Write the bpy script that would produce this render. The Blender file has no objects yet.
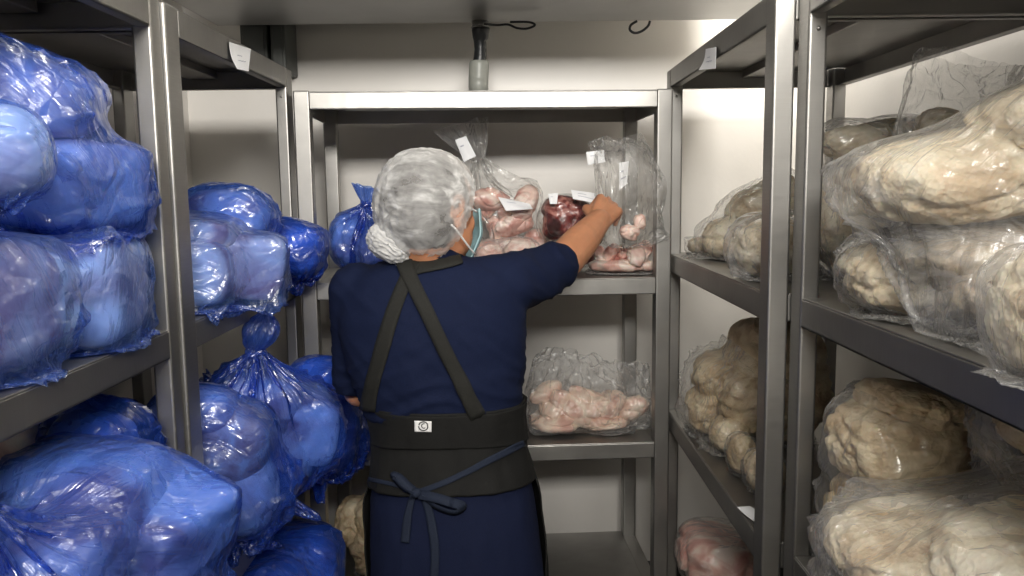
import bpy, bmesh, math, random, time
import numpy as np
from mathutils import Vector, Matrix
from mathutils.bvhtree import BVHTree
SC = bpy.context.scene
COL = SC.collection
PI = math.pi

# ---------------------------------------------------------------- camera
F = 820.0; PITCH = math.atan(98 / F); ROLL = 0.012; CAMZ = 1.5
cd = bpy.data.cameras.new('camera'); cam = bpy.data.objects.new('camera', cd); COL.objects.link(cam)
cd.sensor_width = 36; cd.lens = 36 * F / 1024; cd.clip_start = .02
cam.location = (0, 0, CAMZ)
CM = Matrix.Rotation(PI / 2 - PITCH, 3, 'X') @ Matrix.Rotation(-ROLL, 3, 'Z')
cam.rotation_euler = CM.to_euler()
cd.dof.use_dof = False
SC.camera = cam

# ---------------------------------------------------------------- world, exposure
w = bpy.data.worlds.new('world'); SC.world = w; w.use_nodes = True
w.node_tree.nodes['Background'].inputs[0].default_value = (.8, .85, 1, 1)
w.node_tree.nodes['Background'].inputs[1].default_value = .02
SC.view_settings.view_transform = 'Standard'; SC.view_settings.look = 'None'
SC.view_settings.exposure = 0.0; SC.view_settings.gamma = 1; SC.view_settings.use_curve_mapping = False
SC.cycles.transparent_max_bounces = 24
SC.cycles.max_bounces = 8; SC.cycles.diffuse_bounces = 5
SC.cycles.caustics_reflective = False; SC.cycles.caustics_refractive = False
SC.cycles.sample_clamp_indirect = 4

def area(name, loc, target, sx, sy, power, color, spread=180):
    l = bpy.data.lights.new(name, 'AREA'); l.shape = 'RECTANGLE'; l.size = sx; l.size_y = sy
    l.energy = power; l.color = color; l.spread = math.radians(spread)
    o = bpy.data.objects.new(name, l); COL.objects.link(o); o.location = loc
    o.rotation_euler = (Vector(target) - Vector(loc)).to_track_quat('-Z', 'Y').to_euler()
    return o
# tube lamps of the cold room: one by the door behind the camera, one over the aisle, one above the right-hand racking
area('door_lamp', (.22, -1.15, 2.34), (0, 2, 2.30), 1.3, .3, 38, (1, .96, .90), 105)
area('aisle_lamp', (.0, .55, 2.56), (0, .7, 0), .25, .9, 6, (1, .96, .90))
area('side_lamp', (.74, 1.95, 2.56), (.70, 2.3, 1.6), .2, .5, 26, (1, .95, .87))

# ---------------------------------------------------------------- pixel helpers (1024 x 576 frame)
def ray(x, y):
    return CM @ Vector(((x - 512) / F, (288 - y) / F, -1))
def atY(x, y, Y):
    d = ray(x, y); return Vector((0, 0, CAMZ)) + d * (Y / d.y)
def atX(x, y, X):
    d = ray(x, y); return Vector((0, 0, CAMZ)) + d * (X / d.x)
def atZ(x, y, Z):
    d = ray(x, y); return Vector((0, 0, CAMZ)) + d * ((Z - CAMZ) / d.z)
def proj(p):
    q = CM.transposed() @ (Vector(p) - Vector((0, 0, CAMZ))); return 512 + F * q.x / -q.z, 288 - F * q.y / -q.z

# ---------------------------------------------------------------- numpy noise
_rs = np.random.RandomState(7)
_perm = np.concatenate([_rs.permutation(256)] * 3).astype(np.int64)
_g = _rs.normal(size=(256, 3)); _g /= np.linalg.norm(_g, axis=1)[:, None]
def noise(p):
    p = np.asarray(p, float); i = np.floor(p).astype(np.int64); f = p - i; u = f * f * f * (f * (f * 6 - 15) + 10)
    i &= 255; r = 0
    for a in (0, 1):
        for b in (0, 1):
            for c in (0, 1):
                h = _perm[_perm[_perm[i[..., 0] + a] + i[..., 1] + b] + i[..., 2] + c]
                g = _g[h]
                d = g[..., 0] * (f[..., 0] - a) + g[..., 1] * (f[..., 1] - b) + g[..., 2] * (f[..., 2] - c)
                wgt = (u[..., 0] if a else 1 - u[..., 0]) * (u[..., 1] if b else 1 - u[..., 1]) * (u[..., 2] if c else 1 - u[..., 2])
                r = r + wgt * d
    return r * 1.6
def fbm(p, n=3):
    r = 0; a = 1
    for k in range(n): r = r + a * noise(p * 2 ** k + 17.3 * k); a *= .5
    return r

# ---------------------------------------------------------------- materials
def new_mat(name):
    m = bpy.data.materials.new(name); m.use_nodes = True
    nt = m.node_tree; nt.nodes.clear()
    out = nt.nodes.new('ShaderNodeOutputMaterial')
    return m, nt, out
def N(nt, t, **kw):
    n = nt.nodes.new('ShaderNode' + t)
    for k, v in kw.items():
        if k in n.inputs: n.inputs[k].default_value = v
        else: setattr(n, k, v)
    return n
def L(nt, a, ao, b, bi): nt.links.new(a.outputs[ao], b.inputs[bi])
def coords(nt, scale=(1, 1, 1)):
    tc = N(nt, 'TexCoord'); mp = N(nt, 'Mapping'); mp.inputs['Scale'].default_value = scale
    L(nt, tc, 'Object', mp, 'Vector'); return mp
def ramp(nt, src, so, stops):
    r = N(nt, 'ValToRGB'); L(nt, src, so, r, 'Fac')
    e = r.color_ramp.elements
    while len(e) < len(stops): e.new(.5)
    for k, (p, c) in enumerate(stops):
        e[k].position = p; e[k].color = c if len(c) == 4 else (*c, 1)
    return r
def bump(nt, bsdf, src, so, strength, dist=.002, prev=None):
    b = N(nt, 'Bump', Strength=strength, Distance=dist); L(nt, src, so, b, 'Height')
    if prev: L(nt, prev, 'Normal', b, 'Normal')
    if bsdf: L(nt, b, 'Normal', bsdf, 'Normal')
    return b
def plain(name, col, rough=.5, metal=0, noise_amt=.1, nscale=30, bstr=.1, spec=.5, sss=0):
    m, nt, out = new_mat(name); p = N(nt, 'BsdfPrincipled', Roughness=rough, Metallic=metal)
    p.inputs['Specular IOR Level'].default_value = spec
    mp = coords(nt); nz = N(nt, 'TexNoise', Scale=nscale, Detail=5); L(nt, mp, 'Vector', nz, 'Vector')
    a = tuple(c * (1 - noise_amt) for c in col); b = tuple(min(1, c * (1 + noise_amt)) for c in col)
    r = ramp(nt, nz, 'Fac', [(.35, a), (.65, b)]); L(nt, r, 'Color', p, 'Base Color')
    if bstr: bump(nt, p, nz, 'Fac', bstr)
    if sss: p.inputs['Subsurface Weight'].default_value = sss; p.inputs['Subsurface Scale'].default_value = .01
    L(nt, p, 'BSDF', out, 'Surface'); return m
def steel(name, col=(.38, .372, .355), rough=.44, scale=(3, 3, 90)):
    m, nt, out = new_mat(name); p = N(nt, 'BsdfPrincipled', Metallic=1.0)
    mp = coords(nt, scale); nz = N(nt, 'TexNoise', Scale=6, Detail=6); L(nt, mp, 'Vector', nz, 'Vector')
    mp2 = coords(nt, (1, 1, 1)); n2 = N(nt, 'TexNoise', Scale=7, Detail=4); L(nt, mp2, 'Vector', n2, 'Vector')
    r = ramp(nt, n2, 'Fac', [(.3, tuple(c * .8 for c in col)), (.7, col)]); L(nt, r, 'Color', p, 'Base Color')
    mr = N(nt, 'MapRange'); mr.inputs['To Min'].default_value = rough - .1; mr.inputs['To Max'].default_value = rough + .13
    L(nt, nz, 'Fac', mr, 'Value'); L(nt, mr, 'Result', p, 'Roughness')
    b1 = bump(nt, None, nz, 'Fac', .06, .001); bump(nt, p, n2, 'Fac', .15, .004, b1)
    L(nt, p, 'BSDF', out, 'Surface'); return m
def wall_mat():
    m, nt, out = new_mat('white_wall_panel'); p = N(nt, 'BsdfPrincipled', Roughness=.38)
    mp = coords(nt); nz = N(nt, 'TexNoise', Scale=2.5, Detail=6); L(nt, mp, 'Vector', nz, 'Vector')
    r = ramp(nt, nz, 'Fac', [(.3, (.70, .675, .635)), (.7, (.78, .755, .715))]); L(nt, r, 'Color', p, 'Base Color')
    n2 = N(nt, 'TexNoise', Scale=90, Detail=2); L(nt, mp, 'Vector', n2, 'Vector'); bump(nt, p, n2, 'Fac', .12, .002)
    L(nt, p, 'BSDF', out, 'Surface'); return m
def film(name, tint, body, haze, gloss=.5, rough=.13, crinkle=.35):
    """thin polythene: tinted see-through layer, a little body colour and a glossy surface with pleats along the bag and crinkles"""
    m, nt, out = new_mat(name)
    uv = N(nt, 'TexCoord')
    def mapped(sc, rot=0):
        mp = N(nt, 'Mapping'); mp.inputs['Scale'].default_value = sc; mp.inputs['Rotation'].default_value = (0, 0, rot); L(nt, uv, 'UV', mp, 'Vector'); return mp
    mp = coords(nt)
    na = N(nt, 'TexNoise', Scale=1, Detail=3, Distortion=.6); L(nt, mapped((75, 9, 1)), 'Vector', na, 'Vector')      # pleats
    nb = N(nt, 'TexNoise', Scale=1, Detail=2, Distortion=.8); L(nt, mapped((14, 60, 1), .6), 'Vector', nb, 'Vector')  # cross creases
    rb = ramp(nt, nb, 'Fac', [(.40, (0, 0, 0)), (.5, (1, 1, 1)), (.60, (0, 0, 0))])
    vo = N(nt, 'TexVoronoi', Scale=26, feature='DISTANCE_TO_EDGE'); 
    nd = N(nt, 'TexNoise', Scale=9, Detail=2); L(nt, mp, 'Vector', nd, 'Vector')
    ad = N(nt, 'MixRGB', blend_type='ADD'); ad.inputs[0].default_value = .12; L(nt, mp, 'Vector', ad, 1); L(nt, nd, 'Color', ad, 2); L(nt, ad, 0, vo, 'Vector')
    vf = N(nt, 'TexVoronoi', Scale=13, feature='SMOOTH_F1', Smoothness=.25); L(nt, ad, 0, vf, 'Vector')
    b0 = bump(nt, None, vf, 'Distance', crinkle * 1.6, .035)
    b1 = bump(nt, None, vo, 'Distance', crinkle * 2.0, .012, b0); b2 = bump(nt, None, rb, 'Color', crinkle * .35, .002, b1); b3 = bump(nt, None, na, 'Fac', crinkle * 2.0, .008, b2)
    tr = N(nt, 'BsdfTransparent', Color=(*tint, 1))
    df = N(nt, 'BsdfDiffuse', Color=(*body, 1)); tl = N(nt, 'BsdfTranslucent', Color=(*body, 1))
    g1 = N(nt, 'BsdfGlossy', Roughness=rough, Color=(1, 1, 1, 1)); g2 = N(nt, 'BsdfGlossy', Roughness=rough + .22, Color=(1, 1, 1, 1)); gl = N(nt, 'MixShader', Fac=.5); L(nt, g1, 0, gl, 1); L(nt, g2, 0, gl, 2)
    for q in (df, tl, g1, g2): L(nt, b3, 'Normal', q, 'Normal')
    bd = N(nt, 'MixShader', Fac=.5); L(nt, df, 0, bd, 1); L(nt, tl, 0, bd, 2)
    lw = N(nt, 'LayerWeight', Blend=.5); L(nt, b3, 'Normal', lw, 'Normal')
    p2 = N(nt, 'Math', operation='POWER'); p2.inputs[1].default_value = 2.5; L(nt, lw, 'Facing', p2, 0)
    mr = N(nt, 'MapRange'); mr.inputs['To Min'].default_value = haze; mr.inputs['To Max'].default_value = min(.95, haze * 2.2 + .06)
    L(nt, p2, 0, mr, 'Value')
    m1 = N(nt, 'MixShader'); L(nt, mr, 'Result', m1, 0); L(nt, tr, 0, m1, 1); L(nt, bd, 0, m1, 2)
    p5 = N(nt, 'Math', operation='POWER'); p5.inputs[1].default_value = 4; L(nt, lw, 'Facing', p5, 0)
    mg = N(nt, 'MapRange'); mg.inputs['To Min'].default_value = .045 * gloss * 2; mg.inputs['To Max'].default_value = .32 * gloss * 2; L(nt, p5, 0, mg, 'Value')
    m2 = N(nt, 'MixShader'); L(nt, mg, 'Result', m2, 0); L(nt, m1, 0, m2, 1); L(nt, gl, 0, m2, 2)
    L(nt, m2, 0, out, 'Surface'); return m
def meat(name, c1, c2, c3, scale=14, rough=.35, bstr=.5, fine=0, sss=.1):
    m, nt, out = new_mat(name); p = N(nt, 'BsdfPrincipled', Roughness=rough)
    mp = coords(nt); nz = N(nt, 'TexNoise', Scale=scale, Detail=6, Distortion=1.0); L(nt, mp, 'Vector', nz, 'Vector')
    r = ramp(nt, nz, 'Fac', [(.36, c1), (.5, c2), (.62, c3)]); L(nt, r, 'Color', p, 'Base Color')
    b1 = bump(nt, None, nz, 'Fac', bstr, .006)
    if fine:
        v = N(nt, 'TexVoronoi', Scale=fine); L(nt, mp, 'Vector', v, 'Vector'); b1 = bump(nt, None, v, 'Distance', .5, .003, b1)
    L(nt, b1, 'Normal', p, 'Normal')
    if sss:
        p.inputs['Subsurface Weight'].default_value = sss; p.inputs['Subsurface Scale'].default_value = .008
    L(nt, p, 'BSDF', out, 'Surface'); return m

M = {}
M['steel'] = steel('brushed_steel'); M['steel_h'] = steel('brushed_steel_shelf', scale=(3, 90, 3))
M['steel_dark'] = steel('weathered_steel', (.34, .33, .32), .4, (4, 4, 4))
M['wall'] = wall_mat()
M['floor'] = plain('red_brown_floor', (.09, .08, .07), .45, nscale=12, bstr=.2)
M['ceil'] = plain('ceiling_panel', (.7, .69, .66), .5, noise_amt=.03)
M['dark_rail'] = plain('dark_rubber', (.03, .03, .03), .6)
M['tight'] = film('tight_clear_wrap', (.985, .985, .98), (.8, .8, .8), .03, .35, .10, .4)
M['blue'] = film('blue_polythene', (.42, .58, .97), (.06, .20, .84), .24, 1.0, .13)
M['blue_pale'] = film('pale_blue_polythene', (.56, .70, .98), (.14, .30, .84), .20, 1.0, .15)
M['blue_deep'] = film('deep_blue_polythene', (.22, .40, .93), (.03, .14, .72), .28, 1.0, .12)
M['clear'] = film('clear_polythene', (.985, .985, .98), (.90, .90, .89), .09, .60, .12, .4)
M['haze'] = film('cloudy_polythene', (.975, .975, .975), (.86, .86, .85), .17, .60, .14, .4)
M['pale_meat'] = meat('pale_wrapped_meat', (.42, .22, .27), (.78, .64, .64), (.90, .87, .86), 7)
M['pink_meat'] = meat('pink_meat', (.55, .26, .22), (.72, .45, .38), (.84, .70, .62), 16)
M['red_meat'] = meat('dark_red_meat', (.035, .005, .005), (.15, .014, .012), (.50, .22, .18), 22, .3)
M['chicken'] = meat('pale_chicken', (.66, .38, .30), (.80, .58, .46), (.88, .74, .60), 18)
M['tripe'] = meat('cream_tripe', (.55, .42, .27), (.76, .66, .48), (.86, .79, .64), 13, .55, .6, 160)
M['tripe_b'] = meat('tan_tripe', (.46, .34, .20), (.66, .53, .35), (.78, .67, .48), 15, .6, .6, 170)
M['paper'] = plain('white_paper', (.82, .83, .85), .6, noise_amt=.02, bstr=.02)
M['ink'] = plain('grey_ink', (.45, .47, .54), .7, bstr=0)
M['black'] = plain('black_tape', (.012, .014, .016), .35, nscale=60, bstr=.5)
M['pvc'] = plain('grey_pipe', (.30, .31, .28), .4)
M['coil'] = plain('grey_coated_tray', (.42, .42, .41), .38, metal=.4, noise_amt=.08, nscale=4)
M['box_dark'] = plain('dark_painted_metal', (.055, .06, .055), .5, nscale=10)

# ---------------------------------------------------------------- object helpers
def mesh_obj(name, verts, faces, mat, parent=None, smooth=True, label=None):
    me = bpy.data.meshes.new(name); me.from_pydata([tuple(v) for v in verts], [], [tuple(f) for f in faces]); me.update()
    o = bpy.data.objects.new(name, me); COL.objects.link(o)
    if mat: me.materials.append(mat)
    if smooth: me.polygons.foreach_set('use_smooth', [True] * len(me.polygons))
    if parent: attach(o, parent)
    if label: o['label'] = label
    return o
def attach(o, parent):
    o.parent = parent
    o.matrix_parent_inverse = parent_world(parent).inverted()
def parent_world(p):
    m = Matrix.LocRotScale(p.location, p.rotation_euler, p.scale)
    if p.parent: m = parent_world(p.parent) @ p.matrix_parent_inverse @ m
    return m
def bm_obj(name, bm, mat, parent=None, smooth=False, bev=0, label=None, seg=2):
    me = bpy.data.meshes.new(name); bm.to_mesh(me); bm.free()
    o = bpy.data.objects.new(name, me); COL.objects.link(o)
    if mat: me.materials.append(mat)
    if smooth: me.polygons.foreach_set('use_smooth', [True] * len(me.polygons))
    if bev:
        md = o.modifiers.new('bevel', 'BEVEL'); md.width = bev; md.segments = seg; md.limit_method = 'ANGLE'; md.harden_normals = False
    if parent: attach(o, parent)
    if label: o['label'] = label
    return o
def box(bm, a, b, mtx=None):
    x0, y0, z0 = a; x1, y1, z1 = b
    vs = [bm.verts.new(p) for p in ((x0, y0, z0), (x1, y0, z0), (x1, y1, z0), (x0, y1, z0), (x0, y0, z1), (x1, y0, z1), (x1, y1, z1), (x0, y1, z1))]
    for f in ((3, 2, 1, 0), (4, 5, 6, 7), (0, 1, 5, 4), (1, 2, 6, 5), (2, 3, 7, 6), (3, 0, 4, 7)): bm.faces.new([vs[k] for k in f])
    if mtx:
        for v in vs: v.co = mtx @ v.co
def tag(o, label, cat, group=None):
    o['label'] = label; o['category'] = cat
    if group: o['group'] = group
    return o
def empty(name, loc, label, cat, group=None, rz=0):
    o = bpy.data.objects.new(name, None); COL.objects.link(o); o.location = loc; o.rotation_euler = (0, 0, rz)
    o.empty_display_size = .1
    return tag(o, label, cat, group)
def struct(o): o['kind'] = 'structure'; return o
def tube_mesh(pts, rad, n=14, cap=True, flat=1.0):
    """swept tube; rad a number or one per point"""
    pts = [Vector(p) for p in pts]; k = len(pts)
    if not hasattr(rad, '__len__'): rad = [rad] * k
    vs = []; fs = []; up = None
    for i, p in enumerate(pts):
        t = (pts[min(i + 1, k - 1)] - pts[max(i - 1, 0)]).normalized()
        if up is None: up = t.orthogonal().normalized()
        up = (up - t * up.dot(t)).normalized(); s = t.cross(up)
        for j in range(n):
            a = 2 * PI * j / n; vs.append(p + (up * math.cos(a) + s * math.sin(a) * flat) * rad[i])
    for i in range(k - 1):
        for j in range(n):
            fs.append((i * n + j, i * n + (j + 1) % n, (i + 1) * n + (j + 1) % n, (i + 1) * n + j))
    if cap: fs.append(tuple(range(n))[::-1]); fs.append(tuple((k - 1) * n + j for j in range(n)))
    return vs, fs
def curve_pts(ctrl, n=24):
    """Catmull-Rom through control points"""
    c = [Vector(p) for p in ctrl]; c = [2 * c[0] - c[1]] + c + [2 * c[-1] - c[-2]]; out = []
    m = len(c) - 3
    for s in range(n + 1):
        u = s / n * m; i = min(int(u), m - 1); t = u - i
        a, b, d, e = c[i:i + 4]
        out.append(.5 * ((2 * b) + (d - a) * t + (2 * a - 5 * b + 4 * d - e) * t * t + (3 * b - a - 3 * d + e) * t ** 3))
    return out
# ================================================================= setting
XL, XR, YB, YF, ZC = -1.0, .90, 2.60, -1.6, 2.62
def slab(name, a, b, mat):
    bm = bmesh.new(); box(bm, a, b); return struct(bm_obj(name, bm, mat))
slab('floor', (XL - .1, YF - .1, -.1), (XR + .1, YB + .1, 0), M['floor'])
slab('ceiling', (XL - .1, YF - .1, ZC), (XR + .1, YB + .1, ZC + .1), M['ceil'])
slab('wall_back', (XL - .1, YB, 0), (XR + .1, YB + .1, ZC), M['wall'])
slab('wall_left', (XL - .1, YF, 0), (XL, YB, ZC), M['wall'])
slab('wall_right', (XR, YF, 0), (XR + .1, YB, ZC), M['wall'])
slab('wall_front', (XL - .1, YF - .1, 0), (XR + .1, YF, ZC), M['wall'])
slab('baseboard_back', (XL, YB - .02, 0), (XR, YB, .27), M['dark_rail'])
# panel joint running down the back wall
slab('trim_1', (-.075, YB - .002, .27), (-.071, YB, ZC), M['ceil'])

# ================================================================= racks
def rack(name, origin, rz, W, D, zt, levels, label, pw=.03, pd=.046, bh=.046, post_top=None, bolt_y=0, group='stainless steel racking units'):
    """local x = into the rack (width W), local y = along the front (length D); front-edge posts at x=0"""
    r = empty(name, origin, label, 'rack', group, rz)
    mt = parent_world(r)
    th = .002
    for (x, y) in ((0, 0), (0, D - pd), (W - pw, 0), (W - pw, D - pd)):
        bm = bmesh.new(); box(bm, (x, y, 0), (x + pw, y + pd, (post_top or zt)), mt)
        bm_obj('post', bm, M['steel'], r, bev=.004, seg=3)
    for k, z in enumerate([zt] + levels):
        bm = bmesh.new(); top = z
        box(bm, (.0 + .002, pd + .001, top - .003), (W - .002, D - pd - .001, top), mt)      # sheet
        box(bm, (pw + .001, .002, top - .0031), (W - pw - .001, pd + .001, top - .0001), mt)
        box(bm, (pw + .001, D - pd - .001, top - .0031), (W - pw - .001, D - .002, top - .0001), mt)
        box(bm, (.001, pd + .0005, top - bh), (.006, D - pd - .0005, top - .003), mt)        # aisle rim
        box(bm, (.001, pd + .0005, top - bh), (.022, D - pd - .0005, top - bh + .004), mt)
        box(bm, (W - .006, pd + .0005, top - bh), (W - .001, D - pd - .0005, top - .003), mt)
        box(bm, (W - .022, pd + .0005, top - bh), (W - .001, D - pd - .0005, top - bh + .004), mt)
        for ya, yb in ((.003, .008), (D - .008, D - .003)):
            box(bm, (pw + .0005, ya, top - bh), (W - pw - .0005, yb, top - .003), mt)
        box(bm, (pw + .0005, .003, top - bh), (W - pw - .0005, .020, top - bh + .004), mt)
        box(bm, (pw + .0005, D - .020, top - bh), (W - pw - .0005, D - .003, top - bh + .004), mt)
        s = bm_obj('shelf', bm, M['steel_h'], r, bev=.0012)
        bm = bmesh.new()
        box(bm, (W * .5 - .035, .024, top - .022), (W * .5 + .035, D - .024, top - .0035), mt)   # stiffener channel under the sheet
        bm_obj('stiffener', bm, M['steel_h'], s, bev=.002)
    for (x, y) in [(pw * .5, pd)] * (bolt_y == 0) + [(pw * .5, D - pd)] * (bolt_y == 1):
        vs, fs = [], []
        c = mt @ Vector((x, y, zt - bh - .022)); q = bmesh.new()
        bmesh.ops.create_uvsphere(q, u_segments=10, v_segments=6, radius=.0035, matrix=Matrix.Translation(c))
        bm_obj('bolt', q, M['steel'], r, smooth=True)
    return r

ZT = CAMZ + .298
XLF = -.535; YLF = 2.065                       # far left rack: aisle plane, far end
XRF = .405; YRF = 2.160
ya_l = 1.318; ya_r = XRF * F / 258
zl_m, zl_l = CAMZ - .213, CAMZ - .700
zr_m, zr_l = CAMZ - .168, CAMZ - .580
def side_rack(left, xa, y0, y1, levels, label, W, pw, pd=.046):
    # the local x axis points away from the aisle
    if left: return rack('steel_rack', (xa, y1, 0), PI, W, y1 - y0, ZT, levels, label, pw=pw, pd=pd, bolt_y=0 if y1 > 1.5 else -1)
    r = rack('steel_rack', (xa, y0, 0), 0, W, y1 - y0, ZT, levels, label, pw=pw, pd=pd, bolt_y=1)
    return r
side_rack(True, XLF, ya_l, YLF, [zl_m, zl_l, .34], 'stainless rack on the left, farther one, reaching the corner beside the back rack', .42, .028, .054)
side_rack(True, -.541, .30, 1.3145, [zl_m, zl_l, .34], 'stainless rack on the left nearest the camera, loaded with blue bags', .42, .030, .037)
side_rack(False, XRF, ya_r, YRF, [zr_m, zr_l, .34], 'stainless rack on the right, farther one, with a white tag on its top rail', .445, .033)
side_rack(False, .440, .25, ya_r - .003, [zr_m, zr_l, .34], 'stainless rack on the right nearest the camera, loaded with cream tripe bags', .41, .028)
# back rack: left front corner at pixel 295, turned a little
AB = .052
BL = atY(297, 200, 2.0); BR = atY(672, 200, 2.05)
WB = (Vector((BR.x, BR.y)) - Vector((BL.x, BL.y))).length
AB = math.atan2(BR.y - BL.y, BR.x - BL.x)
def brack():
    # local frame here: x along front, y into depth -> reuse rack() with rotated axes
    pz = [CAMZ - .222, CAMZ - .648, .42]
    r = empty('steel_rack', (BL.x, BL.y, 0), 'stainless rack across the end of the aisle, facing the camera', 'rack', 'stainless steel racking units', AB)
    mt = parent_world(r); pw = .039; D = .45; bh = .042; zt = CAMZ + .240
    for (x, y) in ((0, 0), (WB - pw, 0), (0 + .0, D - .04), (WB - pw, D - .04)):
        bm = bmesh.new(); box(bm, (x, y, 0), (x + pw, y + .04, zt + .002), mt); bm_obj('post', bm, M['steel'], r, bev=.004, seg=3)
    for z in [zt] + pz:
        bm = bmesh.new()
        box(bm, (pw, .001, z - .003), (WB - pw, D - .001, z), mt)
        box(bm, (.001, .041, z - .003), (pw, D - .041, z), mt); box(bm, (WB - pw, .041, z - .003), (WB - .001, D - .041, z), mt)
        for ya, yb in ((.0, .005), (D - .006, D - .001)):
            box(bm, (pw, ya, z - bh), (WB - pw, yb, z - .003), mt)
        box(bm, (pw, .0, z - bh), (WB - pw, .02, z - bh + .004), mt)
        for xa in (.001, WB - .007):
            box(bm, (xa, .041, z - bh), (xa + .006, D - .041, z - .003), mt)
        s = bm_obj('shelf', bm, M['steel_h'], r, bev=.0012)
        bm = bmesh.new(); box(bm, (pw + .05, D * .5 - .035, z - .022), (WB - pw - .05, D * .5 + .035, z - .0035), mt)
        bm_obj('stiffener', bm, M['steel_h'], s, bev=.002)
    return r
brack()
ZB_M, ZB_L = CAMZ - .222, CAMZ - .648

# ================================================================= evaporator, pipe, cables, boxes
for _ in (0,): pass
e = empty('evaporator_unit', (0, 2.0, 1.97), 'grey metal cooling unit hung under the ceiling above the back rack', 'cooling unit')
bm = bmesh.new()
x0 = atY(217, 22, 2.41).x; x1 = atY(738, 23, 2.41).x; zt = atY(480, 22.5, 2.41).z
box(bm, (x0 + .02, 1.74, zt + .03), (x1 - .02, 2.40, 2.46)); bm_obj('housing', bm, M['coil'], e, bev=.006)
bm = bmesh.new(); box(bm, (x0, 1.72, zt), (x1, 2.41, zt + .004))
for a, b in (((x0, 1.72, zt), (x0 + .003, 2.41, zt + .03)), ((x1 - .003, 1.72, zt), (x1, 2.41, zt + .03)), ((x0, 1.72, zt), (x1, 1.723, zt + .03)), ((x0, 2.407, zt), (x1, 2.41, zt + .03))): box(bm, a, b)
bm_obj('drip_tray', bm, M['coil'], e, bev=.001)
for xx in (x0 + .2, x1 - .2):
    for yy in (1.80, 2.25):
        vs, fs = tube_mesh([(xx, yy, 2.455), (xx, yy, ZC)], .006, 8); mesh_obj('hanger_rod', vs, fs, M['steel'], e)
for xx in (-.45, .02, .45):                      # fan rings on the side that faces the aisle
    vs, fs = [], []
    for k in range(33):
        pass
    pts = [(xx + .15 * math.cos(t * 2 * PI / 32), 1.735, 2.23 + .15 * math.sin(t * 2 * PI / 32)) for t in range(33)]
    a, b = tube_mesh(pts, .008, 8); mesh_obj('fan_ring', a, b, M['black'], e)
    for s in range(4):
        t = s * PI / 4; a, b = tube_mesh([(xx - .15 * math.cos(t), 1.735, 2.23 - .15 * math.sin(t)), (xx + .15 * math.cos(t), 1.735, 2.23 + .15 * math.sin(t))], .002, 6)
        mesh_obj('fan_grille_bar', a, b, M['steel'], e)
# drain
YP = 2.36
d = empty('drain_pipe', atY(480, 30, YP), 'taped black drain pipe with grey plastic lower end hanging from the cooling unit', 'pipe')
P = lambda x, y: atY(x, y, YP)
bm = bmesh.new(); c = P(480, 25)
vs, fs = tube_mesh([P(480, 22) + Vector((0, 0, .002)), P(480, 26), P(480, 28)], [.024, .021, .026], 20); mesh_obj('steel_collar', vs, fs, M['steel'], d)
vs, fs = tube_mesh([P(481, 27), P(480.5, 31), P(480.5, 38), P(480, 41), P(480.5, 50), P(480, 58), P(479, 66), P(478.5, 70)], [.025, .025, .022, .018, .017, .018, .020, .018], 20)
o = mesh_obj('taped_pipe', vs, fs, M['black'], d)
vs, fs = tube_mesh(curve_pts([P(479, 61), P(479, 68), P(478.5, 80), P(478.5, 88), P(478.5, 93) + Vector((0, .05, 0)), P(478.5, 94) + Vector((0, .15, 0)), P(478.5, 94) + Vector((0, .325, 0))], 26), [.024, .027, .028] + [.028] * 24, 20)
mesh_obj('plastic_pipe', vs, fs, M['pvc'], d)
def cable(name, pts, r, label, parent=None):
    vs, fs = tube_mesh(curve_pts(pts, 40), r, 8); return tag(mesh_obj(name, vs, fs, M['black'], None), label, 'cable')
Q = lambda x, y, yy=2.30: atY(x, y, yy)
cable('power_cable', [Q(484, 24, 2.28), Q(497, 25), Q(508, 24.5), Q(517, 28), Q(527, 28.5), Q(535, 25), Q(528, 22), Q(510, 22)], .0032, 'thin black cable looping from the drain fitting under the cooling unit')
cable('power_cable', [Q(637, 21), Q(631, 25), Q(630, 30), Q(635, 33), Q(642, 31), Q(648, 26), Q(650, 21)], .0035, 'short loop of black cable hanging under the right part of the cooling unit')
# dark boxes on the back wall
for (pa, pb, lab) in (((240, 267), 2.0, 'dark grey metal box on the back wall above the left rack, the wider left one'), ((270, 285), 2.0, 'dark grey metal box on the back wall above the left rack, the narrow right one')):
    xa = atY(pa[0], 40, 2.46).x; xb = atY(pa[1], 40, 2.46).x; zb = CAMZ + .352
    q = empty('metal_box', ((xa + xb) / 2, 2.6, zb), lab, 'box', 'dark boxes on the back wall')
    bm = bmesh.new(); box(bm, (xa, 2.46, zb), (xb, 2.598, zb + .26)); bm_obj('case', bm, M['box_dark'], q, bev=.006)
    bm = bmesh.new(); box(bm, (xa + .008, 2.455, zb + .01), (xb - .008, 2.460, zb + .25)); bm_obj('front_plate', bm, M['box_dark'], q, bev=.002)
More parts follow.
